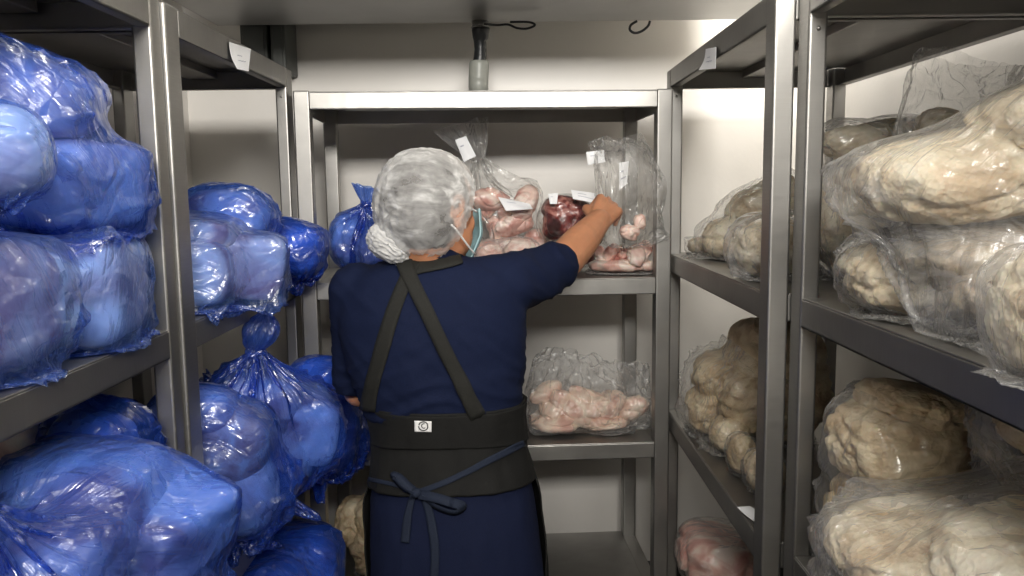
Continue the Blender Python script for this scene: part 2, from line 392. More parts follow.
# paper tags
def paper_tag(corners, label, off, lines=True):
    r = empty('paper_tag', corners[0], label, 'tag')
    c = [Vector(p) + Vector(off) for p in corners]
    n = 8; vs = []; fs = []
    nrm = (c[1] - c[0]).cross(c[3] - c[0]).normalized()
    for layer in (0, 1):
        for i in range(n + 1):
            for j in range(n + 1):
                u, v = i / n, j / n
                p = (c[0] * (1 - u) * (1 - v) + c[1] * u * (1 - v) + c[2] * u * v + c[3] * (1 - u) * v)
                vs.append(p + nrm * (.004 * math.sin(v * PI) * (1 - u) + .0006 * layer))
    m = (n + 1) ** 2
    for i in range(n):
        for j in range(n):
            a = i * (n + 1) + j; fs.append((a, a + 1, a + n + 2, a + n + 1)); fs.append((m + a, m + a + n + 1, m + a + n + 2, m + a + 1))
    for i in range(n):
        for (a, b) in ((i, i + 1), (n * (n + 1) + i + 1, n * (n + 1) + i), ((i + 1) * (n + 1), i * (n + 1)), (i * (n + 1) + n, (i + 1) * (n + 1) + n)):
            fs.append((a, m + a, m + b, b))
    mesh_obj('paper', vs, fs, M['paper'], r, smooth=False)
    if lines:
        for k, (u0, u1, v) in enumerate(((.3, .55, .42), (.28, .75, .62))):
            f = lambda u, v, s: (c[0] * (1 - u) * (1 - v) + c[1] * u * (1 - v) + c[2] * u * v + c[3] * (1 - u) * v) + nrm * s * (.0012) + nrm * (.004 * math.sin(v * PI) * (1 - u) + .0003)
            vv = []; ff = []
            for s in (-1, 1):
                for t in range(9):
                    u = u0 + (u1 - u0) * t / 8; wv = .012 * math.sin(t * 2.1)
                    vv += [f(u, v + wv - .018, s), f(u, v + wv + .018, s)]
            for b0 in (0, 18):
                for t in range(8): a = b0 + 2 * t; ff.append((a, a + 1, a + 3, a + 2))
            mesh_obj('handwriting', vv, ff, M['ink'], r, smooth=False)
    return r
paper_tag([atX(228, 42, XLF), atX(249.5, 49, XLF), atX(247, 71.5, XLF + .012), atX(236, 69, XLF + .012)], 'white paper tag stuck on the top rail of the left rack', (.003, 0, 0))
paper_tag([atX(707, 49, XRF), atX(717.5, 47, XRF), atX(717, 68.5, XRF - .01), atX(700, 70, XRF - .01)], 'white paper tag stuck on the top rail of the right rack', (-.003, 0, 0))
paper_tag([atZ(737, 507, zr_l + .007), atZ(750, 506, zr_l + .007), atZ(775, 522, zr_l + .007), atZ(764, 526, zr_l + .007)], 'white paper slip lying on the lower shelf of the right rack', (0, 0, 0), lines=False)
# ================================================================= bags: film simulated over their contents
PULLN = 0
COLLIDERS = []          # (bag id, centre, rotation matrix 3x3, radii, p)
POSTS = []              # upright posts as boxes the film may not enter
for o_ in list(bpy.data.objects):
    if o_.name.split('.')[0] in ('post', 'shelf') and o_.type == 'MESH':
        v_ = np.array([v.co[:] for v in o_.data.vertices]); g_ = .003 if o_.name.startswith('post') else .002
        POSTS.append((v_.min(0) - g_, v_.max(0) + g_))
def ell(c, r, p=2.4, rot=(0, 0, 0)):
    R = np.array(Matrix.Rotation(rot[2], 3, 'Z') @ Matrix.Rotation(rot[1], 3, 'Y') @ Matrix.Rotation(rot[0], 3, 'X'))
    return (np.array(c, float), R, np.array(r, float), p)
def pnorm(Pq, e, grow=0.0):
    c, R, r, p = e; q = ((Pq - c) @ R) / (r + grow); a = np.abs(q)
    return q, (a ** p).sum(-1) ** (1 / p)
def push_out(P, e, grow, off=None):
    c, R, r, p = e; d = P - c; rm = float(r.max() * 1.75 + grow + (.03 if off is not None else 0))
    idx = np.nonzero((np.abs(d) < rm).all(-1))
    if len(idx[0]) == 0: return None
    if off is not None:
        g = off[idx]; grow = g
    q = (d[idx] @ R) / (r + grow); n = (np.abs(q) ** p).sum(-1) ** (1 / p); k = n < 1
    if not k.any(): return None
    sel = tuple(i[k] for i in idx); q = q[k] / np.maximum(n[k], .05)[:, None]
    if off is not None: grow = grow[k]
    P[sel] = c + (q * (r + grow)) @ R.T
    return sel
def sim_film(cont, others, axis, neck=None, nu=168, nv=120, slack=1.35, tail=.10, floor_z=None, steps=70, grav=.0005, pull=.0008, seed=1, pleat=.016,
             shelf=None, pad=.0, walls=None, length=None, neck_r=.012, knob=0, crump=.016, taper=0, open_w=0, cling=2.2, side=None, front=.04):
    """axis: direction from the sealed end to the mouth. neck: point where the film is tied (or None)"""
    rs = np.random.RandomState(seed)
    ax = np.array(axis, float); ax /= np.linalg.norm(ax)
    cc = np.mean([e[0] for e in cont], axis=0)
    up = np.array(side if side is not None else (0, 0, 1.), float); e2 = up - ax * up.dot(ax)
    if np.linalg.norm(e2) < .36: e2 = np.array((0, 1., 0)) - ax * ax[1]
    e2 /= np.linalg.norm(e2); e1 = np.cross(ax, e2)
    def ext(v): return [((e[0] - cc) @ v, np.sqrt((((e[1].T @ v) * e[2]) ** 2).sum())) for e in cont]
    E = ext(ax); t0 = min(a - b for a, b in E); t1 = max(a + b for a, b in E)
    A1 = ext(e1); A2 = ext(e2)
    u0, u1 = min(a - b for a, b in A1), max(a + b for a, b in A1)
    w0, w1 = min(a - b for a, b in A2), max(a + b for a, b in A2)
    r1, r2 = (u1 - u0) / 2, (w1 - w0) / 2; c1, c2 = (u0 + u1) / 2, (w0 + w1) / 2
    girth = PI * (3 * (r1 + r2) - math.sqrt((3 * r1 + r2) * (r1 + 3 * r2))) * slack
    tn = None
    if neck is not None:
        nk = np.array(neck, float); tn = (nk - cc) @ ax
        body = tn - t0 + front
    else: body = (length or (t1 - t0 + front + .12))
    Ltot = body + (tail if neck is not None else 0)
    film_girth[:] = [girth, Ltot]
    ts = np.linspace(0, 1, nv) * Ltot
    k_n = int(round(body / Ltot * (nv - 1))) if neck is not None else nv
    P = np.zeros((nv, nu, 3), np.float64); th = np.arange(nu) / nu * 2 * PI
    for i in range(nv):
        t = ts[i] + t0 - front
        f = 1.0; s = min(1, ts[i] / (.35 * body))
        R1 = max(r1, girth / 4.2 * (1 - s) * .9) * 1.12; R2 = r2 * 1.12 * (math.sin(min(1, s * 1.8) * PI / 2) ** .5 + .001)
        ctr = cc + ax * t + e1 * c1 + e2 * c2
        if neck is not None:
            if i <= k_n:
                g = max(0, (ts[i] - .5 * body) / (.5 * body)); g2 = g ** 1.6
                ctr = ctr * (1 - g2) + (nk + ax * (t - tn)) * g2; f = (1 - g ** 2.2) + neck_r / max(R1, R2) * g ** 2.2
                R1b = R1 * f; R2b = R2 * (1 - g ** 2.2) + neck_r * g ** 2.2
            else:
                g = (ts[i] - body) / max(tail, 1e-3); ctr = nk + ax * (ts[i] - body); R1b = neck_r + g * .05; R2b = neck_r + g * .02
        else:
            tp = 1 - taper * (ts[i] / Ltot) ** 1.3; R1b, R2b = R1 * tp, R2 * tp
            if open_w: g_ = min(1, ts[i] / (.3 * Ltot)); R1b = max(R1b, open_w * g_ * (1 - taper * (ts[i] / Ltot) ** 2)); R2b = max(min(R2b, .05), .022)
        P[i] = ctr + np.outer(np.cos(th) * R1b, e1) + np.outer(np.sin(th) * R2b, e2)
    P += rs.normal(size=P.shape) * .0015
    big = np.stack([noise(P * 12 + seed * 3.1), noise(P * 12 + 40 + seed), noise(P * 12 + 80 + seed)], -1)
    P += big * crump
    du = girth / nu; dv = Ltot / (nv - 1); dd = math.hypot(du, dv)
    pin = None
    if neck is not None:
        pin = slice(k_n, k_n + 1)
        folds = neck_r * (1 + .5 * np.sin(th * 9 + seed))
        ring = nk + np.outer(np.cos(th) * folds, e1) + np.outer(np.sin(th) * folds, e2)
        if nv - k_n > 2:                       # the gathered end beyond the tie: a knotted knob or a fan
            rows = [ring]; s_ = np.linspace(0, 1, nv - k_n)
            lean = e1 * .25 * math.sin(seed)
            for s in s_[1:]:
                if knob: rad = knob * (max(.12, math.sin(min(1, s * 1.0) * PI)) ** .55) * (1 + .16 * np.sin(th * 5 + seed + 5 * s) + .10 * np.sin(th * 11 + 9 * s)); ra, rb = rad, rad * .8
                else:
                    rad = neck_r + (tail * .55) * s ** .8; ra = rad * (1 + .10 * np.sin(th * 7 + seed)); rb = (neck_r + tail * .12 * s) * (1 + 0 * th); 
                off = 0 if knob else np.outer(.012 * s * np.sin(th * 6 + 2 * seed), np.ones(3)) * e2
                rows.append(nk + (ax + lean) * (s * tail) * 1.0 + off + np.outer(np.cos(th) * ra, e1) + np.outer(np.sin(th) * rb, e2))
            ring = np.stack(rows); pin = slice(k_n, nv)
        else: ring = ring[None]
    UU, VV = np.meshgrid(np.arange(nu) * girth / nu, ts)
    cx, cy = np.cos(UU / girth * 2 * PI) * girth / 2 / PI, np.sin(UU / girth * 2 * PI) * girth / 2 / PI
    sw = .035 * noise(np.stack([cx * 8, cy * 8, VV * 9 + seed], -1))
    cx = cx + sw; cy = cy + sw
    q1 = noise(np.stack([cx * 26, cy * 26, VV * 5 + seed * 5.3], -1)); q2 = noise(np.stack([cx * 14 + VV * 9, cy * 14 - VV * 7, VV * 16 + seed], -1))
    q3 = noise(np.stack([cx * 55, cy * 55, VV * 14 + seed * 2.3], -1))
    rg = lambda q, k: np.clip(1 - np.abs(q) * k, 0, 1) ** 1.5
    OFF = pleat * (.85 * rg(q1, 3.2) + 1.0 * rg(q2, 3.5) + .35 * rg(q3, 2.5))
    msk = np.clip(.55 + 1.2 * noise(np.stack([cx * 6, cy * 6, VV * 6 + 90 + seed], -1)), .15, 1.2)
    OFF = (.0035 + OFF * msk)[..., None]
    V = np.zeros_like(P)
    gv = np.array((0, 0, -grav))
    def pair(A, B, rest, ks, kc):
        d = B - A; l = np.sqrt((d * d).sum(-1, keepdims=True)) + 1e-9
        c = (l - rest) / l; c = np.where(c > 0, c * ks, c * kc) * .5
        d *= c; A += d; B -= d
    m = nu - nu % 2
    for st in range(steps):
        Pold = P.copy()
        V += gv
        # cling towards the nearest content
        best = None; bn = None
        fade = 1.0
        for e in cont:
            q, n = pnorm(P, e)
            if best is None: best = np.broadcast_to(e[0], P.shape).copy(); bn = n
            else:
                k = n < bn; best[k] = e[0]; bn = np.where(k, n, bn)
        d = best - P; l = np.sqrt((d * d).sum(-1, keepdims=True)) + 1e-6
        V += d / l * pull * np.clip((cling - bn[..., None]) * 1.4, 0, 1)
        V *= .90
        P += V
        if st % 8 == 0:
            lo = P.reshape(-1, 3).min(0) - .03; hi = P.reshape(-1, 3).max(0) + .03
            near = [e for e in others if (e[0] + e[2].max() * 1.2 > lo).all() and (e[0] - e[2].max() * 1.2 < hi).all()]
            nearb = [b for b in POSTS if (np.array(b[1]) > lo).all() and (np.array(b[0]) < hi).all()]
        for it in range(5):
            # around
            pair(P[:, 0:m:2], P[:, 1:m:2], du, .95, .7)
            pair(P[:, 1:m - 1:2], P[:, 2:m:2], du, .95, .7)
            a = P[:, -1].copy(); b = P[:, 0].copy(); pair(a, b, du, .95, .7); P[:, -1] = a; P[:, 0] = b
            # along
            pair(P[0:-1:2], P[1::2][:len(P[0:-1:2])], dv, .95, .7)
            n2 = len(P[2::2]); pair(P[1::2][:n2], P[2::2], dv, .95, .7)
            # shear
            pair(P[0:-1:2, :-1], P[1::2, 1:][:len(P[0:-1:2])], dd, .4, .25)
            pair(P[1:-1:2, :-1], P[2::2, 1:], dd, .4, .25)
            pair(P[0:-1:2, 1:], P[1::2, :-1][:len(P[0:-1:2])], dd, .4, .25)
            pair(P[1:-1:2, 1:], P[2::2, :-1], dd, .4, .25)
            # bending
            if it % 2 == 0:
                pair(P[:, 0:-2], P[:, 2:], 2 * du, .0, .05)
                pair(P[0:-2], P[2:], 2 * dv, .0, .05)
            # sealed end: the two sheets meet
            half = nu // 2
            top = P[0, 1:half]; bot = P[0, :half:-1]; mid = (top + bot) / 2; P[0, 1:half] = mid; P[0, :half:-1] = mid
            if pin is not None: P[pin] = ring
            for e in cont: push_out(P, e, .0035, OFF)
            if it % 2 == 0:
                for e in near: push_out(P, e, .006)
            if it == 4:
                for a_, b_ in nearb:
                    k = (P > a_).all(-1) & (P < b_).all(-1)
                    if k.any():
                        Q = P[k]; dd4 = np.stack([Q[:, 0] - a_[0], b_[0] - Q[:, 0], Q[:, 1] - a_[1], b_[1] - Q[:, 1], b_[2] - Q[:, 2], Q[:, 2] - a_[2]], 1); w_ = dd4.argmin(1)
                        Q[w_ == 0, 0] = a_[0]; Q[w_ == 1, 0] = b_[0]; Q[w_ == 2, 1] = a_[1]; Q[w_ == 3, 1] = b_[1]; Q[w_ == 4, 2] = b_[2]; Q[w_ == 5, 2] = a_[2]; P[k] = Q
            P[0:4] = P[0:4] * .5 + (np.roll(P[0:4], 1, 1) + np.roll(P[0:4], -1, 1)) * .25
            if shelf is not None:
                x0, x1, y0, y1, z = shelf
                k = (P[..., 2] < z + .003) & (P[..., 2] > z - .05) & (P[..., 0] > x0) & (P[..., 0] < x1) & (P[..., 1] > y0) & (P[..., 1] < y1)
                P[..., 2][k] = z + .003
            if walls is not None:
                for axn, lim, sg in walls:
                    q = P[..., axn]; k = (q - lim) * sg > 0; q[k] = lim
        V = P - Pold
        sp = np.sqrt((V * V).sum(-1, keepdims=True)); V *= np.minimum(1, .012 / (sp + 1e-9))
        if shelf is not None:
            k = P[..., 2] < shelf[4] + .004; V[k] *= .4
    return P
def film_faces(nv, nu):
    i = np.arange(nv - 1)[:, None] * nu; j = np.arange(nu)[None, :]; j2 = (j + 1) % nu
    return np.stack([i + j, i + j2, i + nu + j2, i + nu + j], -1).reshape(-1, 4)
_ico = {}
def ico(s):
    if s not in _ico:
        b = bmesh.new(); bmesh.ops.create_icosphere(b, subdivisions=s, radius=1); b.verts.ensure_lookup_table()
        _ico[s] = (np.array([v.co[:] for v in b.verts]), [tuple(v.index for v in f.verts) for f in b.faces]); b.free()
    return _ico[s]
def content_mesh(name, e, mat, parent, style='meat', seed=0, sub=5, label=None):
    V, Fc = ico(sub); c, R, r, p = e
    n = (np.abs(V) ** p).sum(-1) ** (1 / p); q = V / n[:, None]
    L0 = q * r
    s = .5 / float(r.mean())
    w = L0 * s * 1.6 + seed * 7.7
    if style == 'meat':
        d = -.17 * np.clip(fbm(w, 3) + .15, -.3, 1); d -= .14 * np.clip(.12 - np.abs(noise(w * .8 + 31)), 0, 1) / .12
    elif style == 'tripe':                  # thick sheets folded over one another
        wp = w + .35 * np.stack([noise(w * 1.2 + 5), noise(w * 1.2 + 15), noise(w * 1.2 + 25)], -1)
        lay = wp[:, 2] / (.042 * s * 1.6) + .9 * noise(w * .7 + 3)
        fr = lay - np.floor(lay); cre = np.clip(1 - np.minimum(fr, 1 - fr) / .17, 0, 1) ** 1.5
        stg = noise(np.stack([wp[:, 0] * .8, wp[:, 1] * .8, np.floor(lay) * 3.7], -1))      # each fold ends elsewhere
        side_ = np.clip(1.3 - np.abs(q[:, 2]) * 1.3, 0, 1)
        d = -(.09 * cre + .15 * np.clip(stg + .2, 0, 1)) * side_ - .10 * np.clip(fbm(w * 1.1, 3), -.5, 1)
        d -= .08 * np.clip(.13 - np.abs(noise(wp * .9 + 50)), 0, 1) / .13 + .04 * np.clip(.3 - np.abs(noise(w * 3.3 + 7)), 0, 1) / .3 + .015 * noise(w * 9)
    elif style == 'wrapped':                 # meat pressed flat inside the film: soft facets
        d = -.05 * np.clip(fbm(w * .9, 3) + .1, -.5, 1) - .05 * np.clip(.10 - np.abs(noise(w * .6 + 31)), 0, 1) / .10
    else: d = -.04 * np.clip(fbm(w * 1.0, 3) + .1, -.5, 1)
    Pn = (L0 * (1 + np.clip(d, -.4, .02))[:, None]) @ R.T + c
    return mesh_obj(name, Pn, Fc, mat, parent, label=label)
BAGN = 0
film_girth = [1, 1]
def cluster(cx, cy, Y, w, h, dpt, n, r, seed, elong=1.5):
    """a heap of n pieces: centre pixel and depth, half sizes in metres"""
    rn = random.Random(seed); c = atY(cx, cy, Y); out = []
    for k in range(n):
        a = r * rn.uniform(.8, 1.15); t = rn.uniform(-1, 1); z = rn.uniform(-1, 1) * (1 - .45 * abs(t))
        out.append(('w', c.x + w * (2 * (k + .5) / n - 1), c.y + dpt * rn.uniform(-1, 1), c.z + h * z, (a * elong, a, a * rn.uniform(.65, .95)), 2.3, (rn.uniform(-.8, .8), rn.uniform(-.9, .9), rn.uniform(-1.5, 1.5))))
    return out
def sheets(X, Y, Z0, Z1, w, dd, n, seed, p=2.6):
    """flat folded pieces stacked from Z0 to Z1"""
    rn = random.Random(seed); out = []; h = (Z1 - Z0) / n
    for k in range(n):
        ww = w * rn.uniform(.72, 1.0); d_ = dd * rn.uniform(.78, 1.0)
        out.append(('w', X + (w - ww) * rn.uniform(-1, 1), Y + (dd - d_) * rn.uniform(-1, 1), Z0 + h * (k + .5) + .003, (ww, d_, h * rn.uniform(.50, .62)), p, (rn.uniform(-.07, .07), rn.uniform(-.10, .10), rn.uniform(-.4, .4))))
    return out
def bag(label, group, filmmat, shelf, items, axis, neck=None, cname='meat_cut', cmat='pale_meat', style='meat', cat='bag', tie=None,
        stick=None, prev=(), name='bag_of_meat', sub=5, flabel=None, **kw):
    """items: list of (px, py, depth, (rx, ry, rz), p, rot[, mat]) placed in the room; shelf=(x0,x1,y0,y1,z)"""
    global BAGN; BAGN += 1
    cont = []; its = []
    for it in items:
        if it[0] == 'w': c = Vector(it[1:4]) if it[3] is not None else Vector((it[1], it[2], shelf[4] + it[4][2] + .004)); it = (0,) * 3 + tuple(it[4:])
        else: c = atY(it[0], it[1], it[2])
        r = it[3]; its.append(it)
        cont.append(ell(c, r, it[4] if len(it) > 4 else 2.4, it[5] if len(it) > 5 else (0, 0, 0)))
    others = [e for (b, e) in COLLIDERS]
    t_ = time.time()
    nk = (Vector(neck[1:]) if neck[0] == 'w' else atY(*neck)) if neck is not None else None
    P = sim_film(cont, others, axis, nk, shelf=shelf, seed=BAGN, **kw)
    cc = np.mean([e[0] for e in cont], axis=0)
    root = empty(name, (cc[0], cc[1], float(P[..., 2].min())), label, cat, group)
    nv, nu = P.shape[:2]
    fo = mesh_obj('plastic_film', P.reshape(-1, 3), film_faces(nv, nu), M[filmmat], root)
    ul = fo.data.uv_layers.new(name='film'); fa = np.array([v for f in fo.data.polygons for v in f.vertices]); iu = (fa % nu).reshape(-1, 4); iv = (fa // nu).reshape(-1, 4)
    iu = np.where((iu == 0) & (iu.max(1) == nu - 1)[:, None], nu, iu)
    g_ = film_girth[0] / nu; h_ = film_girth[1] / nv
    ul.data.foreach_set('uv', np.stack([iu.ravel() * g_, iv.ravel() * h_], -1).ravel())
    md = fo.modifiers.new('smooth', 'SUBSURF'); md.levels = 0; md.render_levels = 0
    for k, e in enumerate(cont):
        it = its[k]; mt = it[6] if len(it) > 6 else cmat
        content_mesh(cname, e, M[mt], root, style, seed=BAGN * 3 + k, sub=sub)
        COLLIDERS.append((BAGN, e))
    if tie and nk is not None:
        a = Vector(axis).normalized(); o = a.orthogonal().normalized(); b = a.cross(o)
        pts = [nk + (o * math.cos(t) + b * math.sin(t)) * (kw.get('neck_r', .012) * 1.25) + a * .004 * math.sin(3 * t) for t in np.linspace(0, 2 * PI, 25)]
        v, f = tube_mesh(pts, .005, 8); mesh_obj('knot', v, f, M[filmmat], root)
    if stick:
        for s in stick: sticker(root, *s)
    return root
def sticker(root, pa, pb, pc, pd, Y, lines=2):
    """paper label: four pixels at a depth Y (a number or one per corner)"""
    Ys = Y if hasattr(Y, '__len__') else [Y] * 4
    c = [atY(p[0], p[1], y) for p, y in zip((pa, pb, pc, pd), Ys)]
    n = 8; vs = []; fs = []; nrm = (c[1] - c[0]).cross(c[3] - c[0]).normalized()
    if nrm.y > 0: nrm = -nrm
    f = lambda u, v: c[0] * (1 - u) * (1 - v) + c[1] * u * (1 - v) + c[2] * u * v + c[3] * (1 - u) * v + nrm * (.003 * math.sin(u * 5) * math.sin(v * 3))
    for s in (0, .0008):
        for i in range(n + 1):
            for j in range(n + 1): vs.append(f(j / n, i / n) + nrm * s)
    m = (n + 1) ** 2
    for i in range(n):
        for j in range(n):
            a = i * (n + 1) + j; fs.append((a, a + 1, a + n + 2, a + n + 1)); fs.append((m + a, m + a + n + 1, m + a + n + 2, m + a + 1))
    o = mesh_obj('label_sticker', vs, fs, M['paper'], root, label='white paper label')
    for k in range(lines):
        v = .35 + .28 * k; vv = []; ff = []
        for t in range(9):
            u = .2 + (.3 + .3 * (k % 2)) * t / 8
            for s in (-.03, .03): vv.append(f(u, v + s) + nrm * .0013)
        for t in range(8): a = 2 * t; ff.append((a, a + 1, a + 3, a + 2))
        mesh_obj('printed_line', vv, ff, M['ink'], o, smooth=False)
SL = (-.955, XLF, .3, YLF, zl_m); SLl = (-.955, XLF, .3, YLF, zl_l); SLb = (-.955, XLF, .3, YLF, .34)
SR = (XRF, .86, .25, YRF, zr_m); SRl = (XRF, .86, .25, YRF, zr_l); SRb = (XRF, .86, .25, YRF, .34)
SB = (-.52, .40, 1.98, 2.48, ZB_M); SBl = (-.52, .40, 1.98, 2.48, ZB_L); SBb = (-.52, .40, 1.98, 2.48, .42)
LW = ((0, -.985, -1),); RW = ((0, .885, 1),); BW = ((1, 2.585, 1),)
GB = 'blue bags of wrapped meat on the left racks'; GT = 'clear bags of tripe on the right racks'; GK = 'clear bags of meat on the back rack'
def blue(label, shelf, items, axis, fm='blue', **kw):
    kw.setdefault('walls', LW); kw.setdefault('front', .015); kw.setdefault('cname', 'wrapped_meat'); kw.setdefault('style', 'wrapped')
    return bag(label, GB, fm, shelf, items, axis, name='blue_meat_bag', **kw)
def trip(label, shelf, items, axis, fm='clear', **kw):
    kw.setdefault('walls', RW); kw.setdefault('front', .02); kw.setdefault('cmat', 'tripe'); kw.setdefault('style', 'tripe'); kw.setdefault('cname', 'tripe_piece')
    return bag(label, GT, fm, shelf, items, axis, name='tripe_bag', **kw)
# ---- left, near rack, middle shelf
blue('large pale blue bag lying flat on the near left middle shelf, bottom of its stack', SL,
     [('w', -.645, 1.15, None, (.11, .10, .078), 5, (0, 0, .15)), ('w', -.66, .93, None, (.115, .10, .082), 4, (0, 0, -.1)), ('w', -.84, 1.05, None, (.09, .14, .07), 3), ('w', -.645, 1.03, 1.40, (.09, .13, .04), 3, (0, .15, .2))],
     (-1, .05, .05), fm='blue_pale', length=.46, slack=1.2, front=.0, walls=LW + ((0, -.520, 1), (1, 1.268, 1)))
blue('bulky bright blue bag heaped at the top of the near left stack', SL,
     [('w', -.635, 1.15, 1.52, (.10, .10, .062), 5, (0, .12, -.2)), ('w', -.75, .98, 1.57, (.10, .10, .07), 3, (0, .1, .3)), ('w', -.665, 1.12, 1.645, (.105, .11, .050), 3.2, (.1, .35, .2)), ('w', -.78, 1.00, 1.675, (.10, .14, .06), 3, (0, .2, 0))],
     (-1, -.1, .25), fm='blue', length=.48, pleat=.020, slack=1.2, front=.005, walls=LW + ((1, 1.268, 1), (0, -.505, 1)))
blue('small round pale blue bag resting in front of the top left bag', SL,
     [('w', -.555, .90, 1.548, (.05, .05, .052), 2.3)], (-1, -.6, .1), fm='blue_pale', length=.25, pleat=.008)
# ---- left, near rack, lower shelf
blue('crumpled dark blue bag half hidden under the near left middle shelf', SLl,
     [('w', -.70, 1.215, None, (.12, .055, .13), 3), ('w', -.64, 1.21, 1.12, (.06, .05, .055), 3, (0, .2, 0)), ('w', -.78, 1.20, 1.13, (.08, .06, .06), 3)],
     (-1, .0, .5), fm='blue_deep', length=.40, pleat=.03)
blue('big blue bag with a squared pale block at the bottom left corner', SLl,
     [(158, 520, 1.10, (.082, .08, .055), 7, (.15, .32, -.35)), (85, 497, 1.06, (.10, .10, .065), 3.5, (0, .1, 0)), ('w', -.58, 1.03, None, (.15, .11, .10), 3), (40, 555, .95, (.10, .10, .06), 3), (150, 610, 1.10, (.09, .08, .06), 4, (0, .3, 0))],
     (-.75, -.9, -.05), fm='blue', neck=(-25, 505, .82), tail=.08, nu=192, nv=140, side=(0, 0, 1), pleat=.012)
# ---- left, far rack, middle shelf
blue('dark blue bag bulging over the far end of the left middle shelf', SL,
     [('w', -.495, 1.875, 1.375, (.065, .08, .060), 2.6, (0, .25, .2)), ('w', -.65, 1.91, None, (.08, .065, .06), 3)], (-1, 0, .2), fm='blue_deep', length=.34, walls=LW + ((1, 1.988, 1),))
blue('bright blue rounded bag resting behind the squared pale one on the left middle shelf', SL,
     [('w', -.625, 1.75, None, (.085, .075, .07), 3), ('w', -.60, 1.74, 1.455, (.085, .07, .055), 2.6, (0, .1, 0)), ('w', -.83, 1.76, 1.40, (.09, .09, .08), 3)], (-1, 0, .1), fm='blue', length=.42)
blue('pale blue square-cornered bag at the edge of the far left middle shelf', SL,
     [('w', -.535, 1.60, 1.362, (.085, .065, .062), 7, (.05, .12, .35)), ('w', -.595, 1.49, 1.355, (.08, .065, .06), 4, (0, 0, .2)), ('w', -.66, 1.60, None, (.07, .07, .06), 3), ('w', -.60, 1.54, 1.425, (.085, .08, .03), 3)],
     (-1, -.1, .1), fm='blue_pale', length=.42, slack=1.15, front=.0)
blue('deep blue crumpled bag top showing beside the far left post', SL,
     [('w', -.80, 1.47, None, (.07, .08, .10), 3), ('w', -.735, 1.50, 1.50, (.05, .07, .045), 3)], (-.6, 0, .8), fm='blue_deep', length=.34, pleat=.03)
# ---- left, far rack, lower shelf
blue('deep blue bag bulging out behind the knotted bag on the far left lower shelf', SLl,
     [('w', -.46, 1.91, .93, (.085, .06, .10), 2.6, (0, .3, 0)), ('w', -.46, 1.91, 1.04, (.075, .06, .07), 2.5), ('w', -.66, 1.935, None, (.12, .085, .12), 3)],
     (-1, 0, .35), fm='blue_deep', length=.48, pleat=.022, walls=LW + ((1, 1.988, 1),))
blue('blue bag tied with a fat knotted knob on top at the far left lower shelf', SLl,
     [('w', -.525, 1.71, .94, (.085, .09, .085), 3), (303, 425, 1.74, (.062, .075, .075), 6, (.25, .1, .55)), (262, 400, 1.70, (.085, .09, .06), 3, (0, .2, .2)), ('w', -.68, 1.72, None, (.11, .10, .10), 3)],
     (0.02, -.1, 1), fm='blue', neck=(256, 352, 1.66), tail=.085, knob=.034, tie=1, neck_r=.014, pleat=.014, slack=1.15)
blue('rounded bright blue bag holding meat next to the left post, lower shelf', SLl,
     [('w', -.535, 1.50, .94, (.085, .075, .085), 2.6), ('w', -.535, 1.48, 1.05, (.085, .075, .075), 2.6, (0, .3, 0), 'pink_meat'), ('w', -.70, 1.50, None, (.10, .10, .11), 3), ('w', -.58, 1.46, 1.10, (.08, .06, .05), 2.6)],
     (-1, -.1, .25), fm='blue', length=.46, pleat=.026)
# ---- left, bottom shelf
blue('deep blue bag on the bottom shelf of the far left rack', SLb,
     [('w', -.50, 1.80, .655, (.085, .10, .07), 4, (0, .1, .3)), ('w', -.55, 1.72, .50, (.13, .16, .13), 3), ('w', -.55, 1.62, .66, (.10, .08, .07), 3)], (-1, 0, .2), fm='blue_deep', length=.44, pleat=.02)

# ---- back rack, upper shelf
def bk(label, fm, shelf, items, axis, **kw):
    kw.setdefault('walls', BW + ((1, 2.006, -1),))
    return bag(label, GK, fm, shelf, items, axis, **kw)
bag('small blue bag with a flared tied end, just left of the hair net', 'blue bags of wrapped meat on the left racks', 'blue', SB,
    [(354, 240, 2.17, (.060, .075, .070), 2.6), (378, 250, 2.12, (.050, .06, .045), 2.5)], (.25, -.1, 1), neck=(366, 204, 2.14), tail=.045, tie=1, neck_r=.009, pleat=.012, name='blue_meat_bag', walls=BW, nu=132, nv=90, cname='wrapped_meat')
bk('tall clear bag of pink meat gathered at the top, just right of the hair net', 'clear', SB,
   cluster(505, 218, 2.28, .065, .075, .02, 8, .034, 5) + [(508, 252, 2.30, (.085, .06, .045), 2.6), (538, 247, 2.31, (.045, .05, .05), 2.4)],
   (-.28, 0, 1), neck=(479, 160, 2.27), tail=.11, neck_r=.014, cmat='pink_meat', pleat=.010, nu=132, nv=110,
   stick=[((455, 140), (466, 136), (476, 156), (464, 162), 2.22, 1), ((498, 197), (530, 204), (533, 209), (506, 211), (2.2, 2.2, 2.18, 2.18), 1)], grav=.0002)
bk('low clear bag of pale pink meat lying by the mask, on the back rack', 'haze', SB,
   [(487, 254, 2.11, (.040, .045, .032), 2.4), (520, 251, 2.13, (.045, .045, .034), 2.4)], (1, .1, .25), length=.28, cmat='pink_meat', pleat=.012, nu=120, nv=90)
bk('clear vacuum packed bag of dark red meat the hand is reaching for', 'tight', SB,
   [(566, 219, 2.20, (.068, .06, .062), 2.8, (0, .1, .1)), (590, 226, 2.22, (.045, .06, .055), 2.5), (572, 252, 2.24, (.062, .06, .036), 3)], (1, .1, -.1), cmat='red_meat', pleat=.006, nu=120, nv=90, length=.22,
   stick=[((571, 190), (601, 194), (600, 204), (573, 199), (2.125, 2.125, 2.11, 2.11), 2), ((548, 194), (558, 193), (557, 204), (550, 204), (2.13, 2.13, 2.12, 2.12), 1)])
